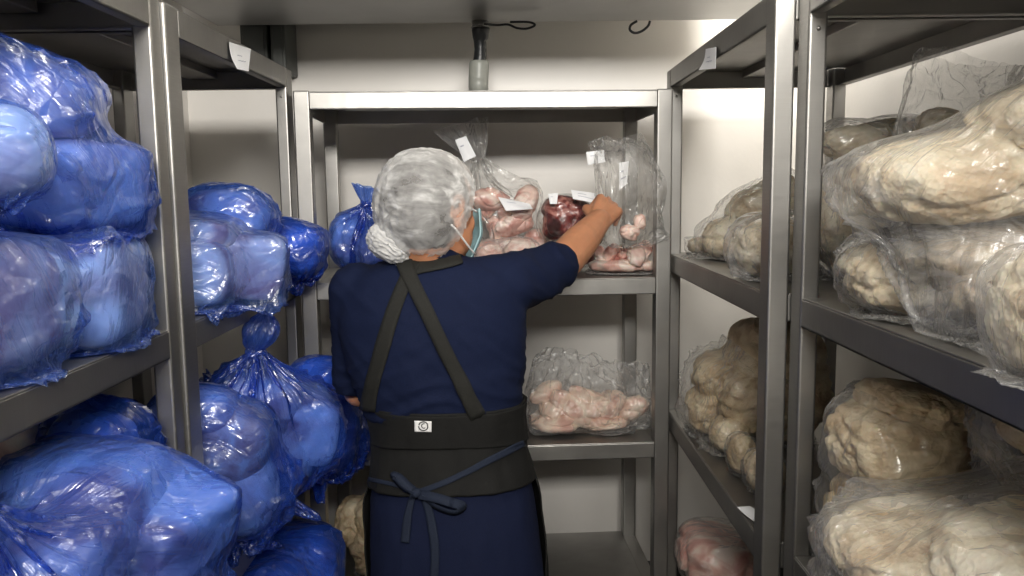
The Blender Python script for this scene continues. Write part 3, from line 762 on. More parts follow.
bk('flat clear bag of brownish pink meat at the right end of the back upper shelf', 'haze', SB,
   cluster(622, 253, 2.14, .065, .008, .03, 6, .024, 8) + [('w', .29, 2.16, None, (.085, .07, .018), 3)], (.2, 0, 1), cmat='pink_meat', pleat=.012, nu=120, nv=90, length=.20, grav=.0003, pull=.0003)
bk('nearly empty clear bag held open by the hand at the right post', 'clear', SB,
   [(630, 232, 2.0, (.026, .020, .020), 2.3, (.3, .3, .4)), (640, 222, 2.005, (.016, .014, .020), 2.3)], (-.08, -.02, 1), cmat='pink_meat', pleat=.012, nu=132, nv=120, length=.31, grav=.00008, pull=.0001, steps=24, slack=3.2, front=.03, crump=.035, taper=.15, open_w=.078,
   stick=[((619, 163), (629, 161), (627, 184), (619, 190), 2.03, 2), ((586, 152), (604, 150), (605, 162), (588, 165), 2.06, 1)])
# ---- back rack, lower and bottom shelf
bk('clear bag of pale chicken pieces on the lower shelf of the back rack', 'haze', SBl,
   cluster(587, 400, 2.16, .118, .032, .035, 18, .031, 11, 1.6) + [('w', .115, 2.16, None, (.075, .075, .024), 2.6), ('w', .24, 2.17, None, (.075, .075, .024), 2.6)],
   (.12, 0, 1), cmat='chicken', cname='chicken_piece', pleat=.014, length=.30, grav=.00010, pull=.0003, steps=34, slack=1.3, crump=.045, taper=.2, open_w=.15, front=.05, cling=1.5, name='bag_of_chicken')
bag('tan tripe bag on the bottom back shelf, left of the apron', GT, 'haze', SBb,
    [('w', -.385, 2.2, None, (.075, .11, .12), 2.6), (356, 520, 2.22, (.055, .09, .07), 2.4)], (-.2, 0, 1), cmat='tripe_b', style='tripe', cname='tripe_piece', length=.34, name='tripe_bag', walls=BW)

# ---- right, far rack, middle shelf
trip('clear bag of folded tripe leaning against the far right post, middle shelf', SR,
     [('w', .545, 1.93, None, (.100, .09, .052), 2.5, (0, -.15, 0)), ('w', .585, 1.90, zr_m + .13, (.10, .10, .045), 2.5, (0, -.35, .1)), (765, 195, 1.90, (.075, .08, .030), 2.6, (0, -.45, 0))],
     (.9, -.2, .55), length=.46, pleat=.022)
trip('tiny bag of tripe at the far right corner of the middle shelf', SR, [('w', .476, 2.06, None, (.034, .038, .020), 2.4)], (1, .2, .1), length=.12, pleat=.006, nu=90, nv=60, sub=4)
trip('small rounded clear bag of tripe at the rim beside the right post, middle shelf', SR, [('w', .475, 1.49, None, (.065, .075, .055), 2.5)], (1, .2, .1), fm='haze', length=.22, pleat=.012)
trip('clear bag with a tan rounded tip heaped behind the right posts, middle shelf', SR,
     [('w', .63, 1.46, None, (.085, .10, .10), 2.6), ('w', .66, 1.50, 1.575, (.09, .08, .040), 2.6, (0, -.2, 0)), (938, 130, 1.36, (.034, .05, .036), 2.4, (0, .2, 0), 'tripe_b'), ('w', .60, 1.44, 1.575, (.06, .05, .030), 2.4)],
     (1, .1, .12), fm='haze', front=.03, length=.40, pleat=.02)
# ---- right, near rack, middle shelf
trip('flattened clear tripe bag at the rim, lower one of the near right stack', SR,
     [('w', .548, 1.05, None, (.115, .105, .046), 2.8, (.05, .04, -.1)), ('w', .59, .87, None, (.11, .10, .042), 2.6, (0, .05, .3)), ('w', .56, .97, 1.422, (.10, .13, .028), 2.6, (0, -.06, 0))], (1, -.2, .02), fm='clear', length=.34, pleat=.010, cmat='tripe')
trip('largest clear bag of cream tripe slumped on top of the near right stack', SR,
     [('w', .545, .99, 1.514, (.130, .13, .052), 2.6, (.05, -.16, .1)), ('w', .62, .90, 1.575, (.11, .12, .046), 2.5, (0, -.18, 0)), ('w', .66, .78, 1.50, (.10, .11, .07), 2.6), ('w', .60, .82, 1.575, (.055, .05, .032), 2.4, (0, 0, 0), 'tripe_b')],
     (1, -.1, .3), fm='haze', length=.46, pleat=.018, cmat='tripe')
trip('clear bag of tripe cut off by the right edge, nearest on the middle shelf', SR, [('w', .452, .665, None, (.046, .075, .056), 2.4), ('w', .55, .66, None, (.06, .075, .055), 2.4)], (1, .1, .1), fm='haze', length=.25, pleat=.010)
trip('tall empty clear bag standing open behind the right heap', SR, [('w', .625, 1.19, None, (.045, .035, .06), 2.4, (0, 0, 0), 'tripe_b')], (.12, 0, 1), fm='clear', length=.38, grav=.00003, pull=.00005, steps=18, slack=2.0, pleat=.012, nu=132, crump=.04, taper=.2, open_w=.10)
# ---- right, far rack, lower shelf
trip('heap of lumpy tan tripe in a clear bag on the far right lower shelf', SRl,
     [('w', .475, 1.90, None, (.065, .09, .055), 2.5), (722, 375, 1.90, (.070, .10, .060), 2.5, (0, -.3, 0)), (755, 400, 1.78, (.085, .09, .075), 2.5), ('w', .60, 1.85, None, (.12, .14, .14), 2.6), ('w', .475, 1.75, None, (.045, .05, .040), 2.4)],
     (.6, 0, .9), fm='clear', length=.44, cmat='tripe_b', pleat=.016)
trip('small clear bag of two round tripe lumps beside the right post', SRl, [('w', .462, 1.61, None, (.028, .040, .040), 2.3), ('w', .475, 1.50, None, (.036, .045, .040), 2.3)], (.9, .1, .2), fm='clear', length=.14, cmat='tripe_b', pleat=.005, nu=90, nv=60)
# ---- right, near rack, lower shelf
trip('square-edged stack of rough tan tripe in a clear bag under the right middle shelf', SRl,
     [('w', .540, 1.13, None, (.080, .085, .085), 3.6), ('w', .545, 1.13, 1.135, (.088, .085, .060), 3.2, (0, .10, .1)), ('w', .56, 1.12, 1.195, (.075, .08, .030), 2.6, (0, .15, 0))], (1, 0, .2), fm='clear', length=.34, cmat='tripe_b', pleat=.014)
trip('dark brown meat under clear film at the back of the near right lower shelf', SRl,
     [('w', .77, 1.04, None, (.065, .10, .13), 2.6, (0, 0, 0), 'red_meat'), ('w', .70, .93, 1.205, (.13, .12, .045), 2.6, (0, .1, 0), 'tripe_b')], (.2, -.6, .2), fm='clear', length=.5, pleat=.03)
trip('large clear tripe bag at the bottom right corner, nearest the camera', SRl,
     [('w', .52, .90, None, (.135, .13, .060), 2.8, (0, 0, .1)), ('w', .495, .93, 1.065, (.115, .11, .042), 2.5, (.1, -.08, .3)), ('w', .56, .82, 1.105, (.12, .11, .050), 2.5, (0, -.15, .2))],
     (1, -.3, .45), fm='haze', length=.52, pleat=.022, cmat='tripe')
bag('clear bag of purplish pink meat on the bottom shelf of the right rack', 'clear bags of meat on the bottom shelves', 'clear', SRb,
    [('w', .50, 1.92, .60, (.10, .13, .07), 2.6, (0, .2, 0)), ('w', .58, 1.85, None, (.14, .18, .10), 2.6)], (.8, 0, .6), cmat='pink_meat', length=.4, walls=RW)
# ================================================================= the person
M['navy'] = plain('navy_cotton', (.0045, .009, .033), .85, noise_amt=.12, nscale=420, bstr=.25, spec=.2)
M['navy_tr'] = plain('navy_trouser_cotton', (.0045, .0085, .032), .85, noise_amt=.12, nscale=420, bstr=.25, spec=.25)
M['apron'] = plain('black_apron_cloth', (.0075, .0075, .007), .8, noise_amt=.15, nscale=500, bstr=.25, spec=.3)
M['ribbon'] = plain('dark_blue_apron_tie', (.012, .018, .036), .8, noise_amt=.1, nscale=300, bstr=.2, spec=.3)
M['strap'] = plain('faded_black_strap', (.014, .014, .012), .8, noise_amt=.15, nscale=300, bstr=.2, spec=.3)
M['skin'] = plain('warm_brown_skin', (.52, .235, .125), .5, noise_amt=.07, nscale=40, bstr=.1, sss=.12)
M['hair'] = plain('dark_brown_hair', (.022, .014, .010), .5, nscale=60, bstr=.4)
M['mask'] = plain('pale_teal_mask_cloth', (.36, .56, .60), .8, noise_amt=.04, nscale=200)
M['loop'] = plain('white_elastic', (.85, .85, .84), .7, noise_amt=.02, bstr=0)
def net_mat(name='hair_net_fabric', lo=.24):
    m, nt, out = new_mat(name); mp = coords(nt)
    n1 = N(nt, 'TexNoise', Scale=20, Detail=6, Distortion=.8); L(nt, mp, 'Vector', n1, 'Vector')
    tc = N(nt, 'TexCoord'); mu_ = N(nt, 'Mapping'); mu_.inputs['Scale'].default_value = (8, 42, 42); mu_.inputs['Rotation'].default_value = (.5, .6, .9); L(nt, tc, 'Object', mu_, 'Vector')
    n3 = N(nt, 'TexNoise', Scale=1, Detail=5, Distortion=1.2); L(nt, mu_, 'Vector', n3, 'Vector')
    av = N(nt, 'Math', operation='ADD'); L(nt, n1, 'Fac', av, 0); L(nt, n3, 'Fac', av, 1)
    hv = N(nt, 'Math', operation='MULTIPLY'); hv.inputs[1].default_value = .5; L(nt, av, 0, hv, 0)
    r = ramp(nt, hv, 0, [(.38, (lo,) * 3), (.52, (lo + .22,) * 3), (.64, (.92,) * 3)])
    df = N(nt, 'BsdfDiffuse', Color=(.86, .86, .85, 1)); tl = N(nt, 'BsdfTranslucent', Color=(.8, .8, .8, 1)); tr = N(nt, 'BsdfTransparent')
    b = bump(nt, df, hv, 0, .55, .005)
    a = N(nt, 'MixShader', Fac=.3); L(nt, df, 0, a, 1); L(nt, tl, 0, a, 2)
    lw = N(nt, 'LayerWeight', Blend=.5); pw_ = N(nt, 'Math', operation='POWER'); pw_.inputs[1].default_value = 2.5; L(nt, lw, 'Facing', pw_, 0); ad_ = N(nt, 'Math', operation='MULTIPLY_ADD'); ad_.inputs[1].default_value = .45; ad_.use_clamp = True; L(nt, pw_, 0, ad_, 0); L(nt, r, 'Color', ad_, 2)
    x = N(nt, 'MixShader'); L(nt, ad_, 0, x, 0); L(nt, tr, 0, x, 1); L(nt, a, 0, x, 2); L(nt, x, 0, out, 'Surface'); return m
M['net'] = net_mat(); M['net2'] = net_mat('gathered_net_fabric', .6)

def cap_bm(bm, a, b, ra, rb, n=20):
    """tapered capsule"""
    a, b = Vector(a), Vector(b); d = b - a; l = d.length
    q = d.to_track_quat('Z', 'Y').to_matrix().to_4x4(); mt = Matrix.Translation(a) @ q
    prof = [(-ra * math.cos(t), ra * math.sin(t)) for t in np.linspace(.0, PI / 2, 7)] + [(l + rb * math.sin(t), rb * math.cos(t)) for t in np.linspace(.0, PI / 2, 7)]
    rows = []
    for (z, r) in prof:
        if r < 1e-6: rows.append([bm.verts.new(mt @ Vector((0, 0, z)))])
        else: rows.append([bm.verts.new(mt @ Vector((r * math.cos(2 * PI * k / n), r * math.sin(2 * PI * k / n), z))) for k in range(n)])
    for r0, r1 in zip(rows, rows[1:]):
        for k in range(n):
            k2 = (k + 1) % n
            if len(r0) == 1: bm.faces.new((r0[0], r1[k2], r1[k]))
            elif len(r1) == 1: bm.faces.new((r0[k], r0[k2], r1[0]))
            else: bm.faces.new((r0[k], r0[k2], r1[k2], r1[k]))
def ell_bm(bm, c, r, mt=None, sub=4):
    V, Fc = ico(sub); m = mt or Matrix.Identity(4)
    vs = [bm.verts.new(m @ Vector((c[0] + v[0] * r[0], c[1] + v[1] * r[1], c[2] + v[2] * r[2]))) for v in V]
    for f in Fc: bm.faces.new([vs[k] for k in f])
def loft_bm(bm, rows, n=72, ex=2.5, cap=True):
    """rows: (z, cx, cy, hw, hd)"""
    R = []
    for (z, cx, cy, hw, hd) in rows:
        r = []
        for k in range(n):
            t = 2 * PI * k / n; c, s = math.cos(t), math.sin(t)
            m = (abs(c) ** ex + abs(s) ** ex) ** (-1 / ex); r.append(bm.verts.new((cx + hw * c * m, cy + hd * s * m, z)))
        R.append(r)
    for a, b in zip(R, R[1:]):
        for k in range(n): bm.faces.new((a[k], a[(k + 1) % n], b[(k + 1) % n], b[k]))
    if cap: bm.faces.new(R[0][::-1]); bm.faces.new(R[-1])
    bmesh.ops.recalc_face_normals(bm, faces=bm.faces)
def remesh(bm, vox, smooth=4, fac=.6):
    me = bpy.data.meshes.new('tmp'); bm.to_mesh(me); bm.free()
    o = bpy.data.objects.new('tmp', me); COL.objects.link(o)
    md = o.modifiers.new('r', 'REMESH'); md.mode = 'VOXEL'; md.voxel_size = vox; md.use_smooth_shade = True
    ms = o.modifiers.new('s', 'SMOOTH'); ms.factor = fac; ms.iterations = smooth
    dg = bpy.context.evaluated_depsgraph_get(); dg.update()
    nm = bpy.data.meshes.new_from_object(o.evaluated_get(dg))
    bpy.data.objects.remove(o); bpy.data.meshes.remove(me); return nm
def mesh_np(me):
    v = np.empty(len(me.vertices) * 3); me.vertices.foreach_get('co', v); nn = np.empty(len(me.vertices) * 3); me.vertices.foreach_get('normal', nn)
    return v.reshape(-1, 3), nn.reshape(-1, 3)
def set_np(me, v): me.vertices.foreach_set('co', np.asarray(v, float).ravel()); me.update()
def obj_from(me, name, mat, parent):
    me.name = name; o = bpy.data.objects.new(name, me); COL.objects.link(o); me.materials.clear(); me.materials.append(mat)
    me.polygons.foreach_set('use_smooth', [True] * len(me.polygons)); attach(o, parent); return o

PD = 1.62
person = empty('person', (-.17, PD, 0), 'person in navy shirt, black apron and white hair net reaching into the back rack', 'person')
def row(y, xl, xr, hd, yc=PD, grow=0):
    a, b = atY(xl, y, PD), atY(xr, y, PD); return ((a.z + b.z) / 2, (a.x + b.x) / 2, yc, (b.x - a.x) / 2 + grow, hd + grow)
# --- shirt
T = [(252, 408, 452, .050), (258, 392, 466, .066), (266, 368, 492, .082), (276, 350, 512, .093), (290, 341, 522, .104), (312, 338, 525, .114), (340, 343, 525, .120), (368, 350, 524, .121), (395, 362, 522, .116), (418, 369, 521, .108), (424, 370, 521, .106)]
trows = [row(*t) for t in T]
bm = bmesh.new(); loft_bm(bm, trows, ex=2.3)
SHL = atY(357, 290, 1.62); ELL = atY(357, 376, 1.66)
cap_bm(bm, SHL, ELL, .056, .047)
SHR = atY(505, 286, 1.63); ELR = atY(566, 264, 1.80)
cap_bm(bm, SHR, atY(553, 268, 1.765), .062, .052)
cap_bm(bm, atY(480, 292, 1.62), atY(545, 274, 1.74), .070, .050)
# cut sleeves flat at the hems, later
sh = remesh(bm, .0065, 6)
def cut(me, co, no):
    b = bmesh.new(); b.from_mesh(me); g = b.verts[:] + b.edges[:] + b.faces[:]
    # cut only the connected part that lies near co
    near = [f for f in b.faces if (f.calc_center_median() - co).length < .085]
    gg = list({v for f in near for v in f.verts}) + list({e for f in near for e in f.edges}) + near
    bmesh.ops.bisect_plane(b, geom=gg, plane_co=co, plane_no=no)
    dl = [f for f in b.faces if (f.calc_center_median() - co).dot(no) > 1e-5 and (f.calc_center_median() - co).length < .10]
    bmesh.ops.delete(b, geom=dl, context='FACES'); b.to_mesh(me); b.free()
aR = (ELR - SHR).normalized(); hemR = atY(562, 265, 1.785); cut(sh, hemR, aR)
aL = (ELL - SHL).normalized(); hemL = atY(357, 388, 1.665); cut(sh, hemL, aL)
v, nn = mesh_np(sh)
zz = v[:, 2]
low = np.clip((1.32 - zz) / .25, 0, 1)
fold = noise(np.stack([v[:, 0] * 5 + 3, v[:, 1] * 4, zz * 24 + 5 * noise(v * 3)], -1))
fold2 = noise(np.stack([(v[:, 0] * .7 + zz * .7) * 30, v[:, 1] * 5, (zz * .7 - v[:, 0] * .7) * 6], -1))
armw = np.clip((v[:, 0] - .01) / .08, 0, 1)
rd = lambda q: np.clip(1 - np.abs(q) * 2.6, 0, 1) ** 1.4
dsp = .0065 * rd(fold) * low + .005 * rd(fold2) * (armw + .35) + .0035 * fbm(v * 9, 3)
set_np(sh, v + nn * dsp[:, None])
shirt = obj_from(sh, 'shirt', M['navy'], person); shirt['label'] = 'navy short-sleeved shirt'
sm = shirt.modifiers.new('thick', 'SOLIDIFY'); sm.thickness = .0025; sm.offset = -1
# collar band
bm = bmesh.new(); cz = [row(241, 407, 453, .056), row(246, 404, 456, .060), row(256, 398, 463, .068)]
loft_bm(bm, cz, ex=2, cap=False); collar = bm_obj('collar', bm, M['navy'], shirt, smooth=True)
s_ = collar.modifiers.new('t', 'SOLIDIFY'); s_.thickness = .003; s_.offset = 1
# --- trousers
T2 = [(396, 371, 520, .110), (412, 376, 518, .106), (432, 378, 519, .104), (452, 378, 522, .110), (472, 376, 529, .118), (495, 370, 534, .125), (520, 370, 538, .130), (548, 371, 541, .132), (580, 373, 544, .132), (625, 377, 545, .128), (665, 382, 543, .120)]
r2 = [row(*t) for t in T2]
bm = bmesh.new(); loft_bm(bm, r2, ex=2.3)
hz, hx, hy = r2[-1][0], r2[-1][1], PD
for s in (-1, 1):
    cap_bm(bm, (hx + s * .075, hy, hz + .05), (hx + s * .08, hy + .01, .46), .088, .062)
    cap_bm(bm, (hx + s * .08, hy + .01, .46), (hx + s * .085, hy - .01, .09), .062, .052)
tr = remesh(bm, .009, 4); v, nn = mesh_np(tr)
set_np(tr, v + nn * (.004 * fbm(v * np.array((12, 12, 5)), 3))[:, None]); trousers = obj_from(tr, 'trousers', M['navy_tr'], person); trousers['label'] = 'navy trousers'
for s in (-1, 1):
    bm = bmesh.new(); cx = hx + s * .085
    ell_bm(bm, (cx, hy + .05, .045), (.048, .135, .045)); ell_bm(bm, (cx, hy - .02, .08), (.045, .06, .06)); box(bm, (cx - .042, hy - .07, .004), (cx + .042, hy + .15, .03))
    me = remesh(bm, .007, 3); obj_from(me, 'shoe', M['black'], person)
# --- apron: band around the waist and skirt in front
def shell(name, y0, y1, k0, k1, grow, mat, n=96, seed=0, wav=.003, lower=None, m=40):
    ys = [t[0] for t in T2]; rr = [row(*t) for t in T2]
    def at(y):
        return [np.interp(y, ys, [r[k] for r in rr]) for k in range(5)]
    vs = []; fs = []
    for i in range(m + 1):
        for j in range(n + 1):
            t = k0 + (k1 - k0) * j / n; c, s = math.cos(t), math.sin(t); y = y0 + (y1 + (lower(t) if lower else 0) - y0) * i / m
            z, cx, cy, hw, hd = at(y); mm = (abs(c) ** 2.3 + abs(s) ** 2.3) ** (-1 / 2.3)
            g = grow + wav * float(noise(np.array((c * 2 + seed, s * 2, z * 14)))) + .6 * wav * float(noise(np.array((c * 6 + seed, s * 6, z * 5))))
            vs.append((cx + (hw + g) * c * mm, cy + (hd + g) * s * mm, z))
    for i in range(m):
        for j in range(n): a = i * (n + 1) + j; fs.append((a, a + n + 1, a + n + 2, a + 1))
    o = mesh_obj(name, vs, fs, mat, person); md = o.modifiers.new('t', 'SOLIDIFY'); md.thickness = .0025; md.offset = 1
    return o
band = shell('apron_band', 398, 478, -PI * 1.5, PI * .5, .009, M['apron'], seed=3, wav=.005, lower=lambda t: 5 * math.sin(t * 1 + .6) - 4 * math.cos(t), n=150)
band['label'] = 'black apron waist wrapped round the back'
band2 = shell('apron_fold', 400, 434, -PI * 1.25, PI * .25, .013, M['apron'], seed=9, wav=.004, lower=lambda t: 3 * math.cos(2 * t), n=120, m=20)
skirt = shell('apron_skirt', 414, 660, -.16, PI + .10, .009, M['apron'], seed=5, wav=.006)
# bib on the chest
bib = None
# --- ribbons laid over the cloth seen from behind
def bvh_of(objs):
    vs = []; fs = []
    for o in objs:
        b = len(vs); vs += [v.co.copy() for v in o.data.vertices]; fs += [tuple(b + k for k in p.vertices) for p in o.data.polygons]
    return BVHTree.FromPolygons(vs, fs)
def cast(bv, x, y):
    o = Vector((0, 0, CAMZ)); d = ray(x, y).normalized(); h, n, _, _ = bv.ray_cast(o, d)
    if h is None: return None, None
    if n.dot(d) > 0: n = -n
    return h, n
def strap(name, path, wpx, bv, mat, off=.004, label=None, parent=None, n=40, thick=.002):
    """path: pixels down the middle of the strap; follows the cloth below"""
    cp = curve_pts([(p[0], p[1], 0) for p in path], n); L_ = []; 
    for i, p in enumerate(cp):
        t = (cp[min(i + 1, n)] - cp[max(i - 1, 0)]).normalized(); q = Vector((-t.y, t.x, 0)); rowp = []
        wv = np.interp(i / n, np.linspace(0, 1, len(wpx)), wpx) if hasattr(wpx, '__len__') else wpx
        for s in (-1, -.5, 0, .5, 1):
            h, nn_ = cast(bv, p.x + q.x * s * wv / 2, p.y + q.y * s * wv / 2)
            rowp.append(None if h is None else h + nn_ * off)
        if any(r is None for r in rowp): continue
        L_.append(rowp)
    k = len(L_)
    A = np.array([[list(p) for p in r] for r in L_])
    for _ in range(3): A[1:-1] = (A[:-2] + A[1:-1] * 2 + A[2:]) / 4
    vs = A.reshape(-1, 3); fs = [(i * 5 + j, i * 5 + j + 1, i * 5 + j + 6, i * 5 + j + 5) for i in range(k - 1) for j in range(4)]
    o = mesh_obj(name, vs, fs, mat, parent or person, label=label); md = o.modifiers.new('t', 'SOLIDIFY'); md.thickness = thick; md.offset = 0
    return o
bvs = bvh_of([shirt])
strap('apron_strap', [(414, 262), (408, 276), (398, 300), (388, 330), (380, 360), (373, 385), (369, 410)], [15, 13, 14, 15, 15, 14, 15], bvs, M['strap'], .005)
strap('apron_strap', [(404, 262), (411, 280), (424, 306), (438, 335), (451, 362), (464, 388), (477, 416)], [17, 15, 14, 14, 14, 15, 15], bvs, M['strap'], .008)
strap('apron_strap', [(409, 271), (424, 267), (440, 264), (455, 261), (464, 258)], [12, 13, 13, 12, 11], bvs, M['strap'], .0045)
bvw = bvh_of([band, band2, trousers, skirt])
strap('apron_tie', [(420, 491), (440, 484), (462, 474), (488, 460), (508, 450), (522, 443)], [5, 6, 6, 6.5, 7, 6], bvw, M['ribbon'], .006)
strap('apron_tie', [(417, 490), (405, 487), (390, 483), (371, 479)], [4, 4, 4, 4], bvw, M['ribbon'], .004)
strap('apron_tie', [(415, 493), (412, 505), (409, 520), (407, 541)], [5, 6, 8, 8], bvw, M['ribbon'], .010)
strap('apron_tie', [(424, 495), (430, 510), (434, 530), (436, 552), (434, 590)], [6, 8, 8, 8, 7], bvw, M['ribbon'], .010)
def loop3(name, px, wpx, hts):
    """a bow loop standing off the cloth"""
    cp = curve_pts([(p[0], p[1], h) for p, h in zip(px, hts)], 40); rows_ = []
    for i, p in enumerate(cp):
        t = (cp[min(i + 1, 40)] - cp[max(i - 1, 0)]); t.z = 0; t = t.normalized() if t.length > 1e-6 else Vector((1, 0, 0)); q = Vector((-t.y, t.x, 0))
        h, nn_ = cast(bvw, p.x, p.y); 
        rr_ = []
        for s in (-1, 0, 1):
            c = atY(p.x + q.x * s * wpx / 2, p.y + q.y * s * wpx / 2, h.y); rr_.append(c + Vector((0, -1, 0)) * (p.z + .006 * s))
        rows_.append(rr_)
    vs = [p for r in rows_ for p in r]; fs = [(i * 3 + j, i * 3 + j + 1, i * 3 + j + 4, i * 3 + j + 3) for i in range(40) for j in range(2)]
    o = mesh_obj(name, vs, fs, M['ribbon'], person); md = o.modifiers.new('t', 'SOLIDIFY'); md.thickness = .002
loop3('bow_loop', [(418, 492), (408, 488), (399, 479), (394, 472), (401, 475), (410, 484), (418, 491)], 6, [.012, .018, .022, .020, .016, .014, .012])
loop3('bow_loop', [(419, 492), (434, 493), (452, 497), (464, 503), (455, 510), (438, 505), (420, 494)], 7, [.012, .020, .026, .020, .016, .016, .012])
h, n_ = cast(bvw, 418, 492); bm = bmesh.new(); ell_bm(bm, h + n_ * .010, (.011, .010, .010)); me = remesh(bm, .003, 1); obj_from(me, 'bow_knot', M['ribbon'], person)
# white label with a round mark
def patch(name, quad, bv, off, mat, parent, n=8, label=None, thick=.0006):
    vs = []
    for i in range(n + 1):
        for j in range(n + 1):
            u, v_ = j / n, i / n; x = (quad[0][0] * (1 - u) + quad[1][0] * u) * (1 - v_) + (quad[3][0] * (1 - u) + quad[2][0] * u) * v_
            y = (quad[0][1] * (1 - u) + quad[1][1] * u) * (1 - v_) + (quad[3][1] * (1 - u) + quad[2][1] * u) * v_
            h, nn_ = cast(bv, x, y); vs.append(h + nn_ * off)
    fs = [(i * (n + 1) + j, i * (n + 1) + j + 1, (i + 1) * (n + 1) + j + 1, (i + 1) * (n + 1) + j) for i in range(n) for j in range(n)]
    o = mesh_obj(name, vs, fs, mat, parent, label=label); md = o.modifiers.new('t', 'SOLIDIFY'); md.thickness = thick; md.offset = 1; return o
lab = patch('brand_patch', [(415, 419.5), (432.5, 420), (432.5, 431), (415.5, 430.5)], bvw, .0075, M['loop'], person, label='small white patch with a round black mark')
def mark(pts, r):
    P_ = []
    for (x, y) in pts:
        h, nn_ = cast(bvw, x, y); P_.append(h + nn_ * .0086)
    a, b = tube_mesh(P_, r, 6); mesh_obj('printed_mark', a, b, M['black'], lab)
mark([(424 + 4.6 * math.cos(t), 424.6 + 4.4 * math.sin(t)) for t in np.linspace(-.9 * PI, .9 * PI + .35, 24)], .0011)
mark([(424.5 + 2.3 * math.cos(t), 424.3 + 2.2 * math.sin(t)) for t in np.linspace(.3 * PI, 1.6 * PI, 12)], .0009)
# --- body: head, neck, arms and hands as one surface
HC = atY(431, 211, 1.60); TH = math.radians(43)
HM = Matrix.Translation(HC) @ Matrix.Rotation(-TH, 4, 'Z') @ Matrix.Rotation(math.radians(-6), 4, 'X')
HL = lambda *p: HM @ Vector(p)
bm = bmesh.new()
ell_bm(bm, (0, 0, .012), (.073, .090, .090), HM); ell_bm(bm, (0, .040, -.045), (.056, .055, .055), HM); ell_bm(bm, (0, .055, -.080), (.032, .034, .022), HM)
ell_bm(bm, (0, .080, .022), (.034, .012, .018), HM)
cap_bm(bm, HL(0, .088, .010), HL(0, .105, -.022), .008, .012); ell_bm(bm, (.010, .098, -.026), (.008, .010, .007), HM); ell_bm(bm, (-.010, .098, -.026), (.008, .010, .007), HM)
ell_bm(bm, (0, .090, -.047), (.022, .010, .006), HM); ell_bm(bm, (0, .088, -.057), (.020, .010, .006), HM)
for s in (-1, 1):
    ell_bm(bm, (s * .034, .064, -.020), (.019, .015, .024), HM)
    ell_bm(bm, (s * .028, .071, .004), (.012, .008, .010), HM)
cap_bm(bm, HL(0, -.015, -.06), atY(429, 262, 1.625), .052, .058)
cap_bm(bm, atY(429, 262, 1.625), atY(430, 300, 1.62), .060, .09)
cap_bm(bm, atY(430, 288, 1.62), SHR, .040, .040); cap_bm(bm, atY(430, 292, 1.62), SHL, .036, .036)
WR = atY(599, 221, 1.965)
EL = atY(563, 262, 1.81)
cap_bm(bm, SHR, EL, .044, .041); cap_bm(bm, EL, EL.lerp(WR, .45), .043, .041); cap_bm(bm, EL.lerp(WR, .45), WR, .041, .029)
EL2 = atY(360, 390, 1.68); WL = atY(405, 372, 1.90)
cap_bm(bm, SHL, EL2, .042, .035); cap_bm(bm, EL2, EL2.lerp(WL, .4), .035, .034); cap_bm(bm, EL2.lerp(WL, .4), WL, .034, .024)
torso_c = [row(300, 370, 500, .07)[1], PD]
loft_bm(bm, [(z, cx, cy, hw - .03, hd - .03) for (z, cx, cy, hw, hd) in trows[3:]] + [(z, cx, cy, hw - .03, hd - .03) for (z, cx, cy, hw, hd) in r2[1:6]], n=48, ex=2.2)
def hand(bm, W, fwd, back, s, curl, spread=.0, length=.088):
    """W wrist, fwd towards the knuckles, back = normal of the back of the hand, s=+1 when the thumb is on the fwd x back side"""
    f = fwd.normalized(); b = (back - f * back.dot(f)).normalized(); t = f.cross(b) * s
    P_ = lambda u, v_, w_: W + f * u + t * v_ + b * w_
    kn = [(.084, .028), (.088, .010), (.084, -.009), (.076, -.026)]; ln = [(.040, .024, .019), (.044, .028, .020), (.041, .026, .019), (.032, .019, .017)]
    for (u, v_) in kn:
        cap_bm(bm, P_(.008, v_ * .55, -.002), P_(u, v_, 0), .0150, .0105, 14)
        cap_bm(bm, P_(.01, v_ * .5, -.008), P_(u - .008, v_, -.006), .0140, .0105, 14)
    for k, ((u, v_), l3) in enumerate(zip(kn, ln)):
        p = P_(u, v_, 0); a = 0; r = .0092 - .0006 * (k == 3)
        for j, l_ in enumerate(l3):
            a += math.radians(curl[k][j]); d = (f * math.cos(a) - b * math.sin(a) + t * (spread * (1.5 - k))).normalized(); q = p + d * l_
            cap_bm(bm, p, q, r, r * .90, 12); p = q; r *= .90
    p0 = P_(.016, .018, -.008); p1 = P_(.045, .042, -.022); p2 = P_(.068, .044, -.040); p3 = P_(.085, .034, -.052)
    cap_bm(bm, p0, p1, .015, .0125, 14); cap_bm(bm, p1, p2, .0115, .0098, 14); cap_bm(bm, p2, p3, .0098, .0085, 14)
fw = (atY(611, 204, 2.02) - WR)
hand(bm, WR, fw + Vector((0, .01, 0)), Vector((.12, -1, .45)), -1 if True else 1, [(35, 55, 35), (30, 52, 35), (32, 55, 36), (36, 55, 38)], .10)
hand(bm, WL, Vector((.3, 1, -.1)), Vector((0, .1, 1)), 1, [(20, 25, 15), (18, 25, 15), (20, 25, 15), (25, 28, 15)], .05)
def ear(s):
    for k in range(9):
        t0 = -.5 + k / 9 * 4.1; t1 = -.5 + (k + 1) / 9 * 4.1
        e_ = lambda t: HL(s * (.076 + .006 * abs(math.sin(t))), -.004 - .016 * math.cos(t), .002 + .028 * math.sin(t))
        cap_bm(bm, e_(t0), e_(t1), .0042, .0042, 8)
    ell_bm(bm, (s * .074, -.004, -.002), (.006, .014, .024), HM); ell_bm(bm, (s * .077, .002, -.026), (.006, .008, .009), HM)
ear(1); ear(-1)
me = remesh(bm, .0032, 2, .5)
body = obj_from(me, 'body', M['skin'], person); body['label'] = 'warm brown skin of face, neck and arms'
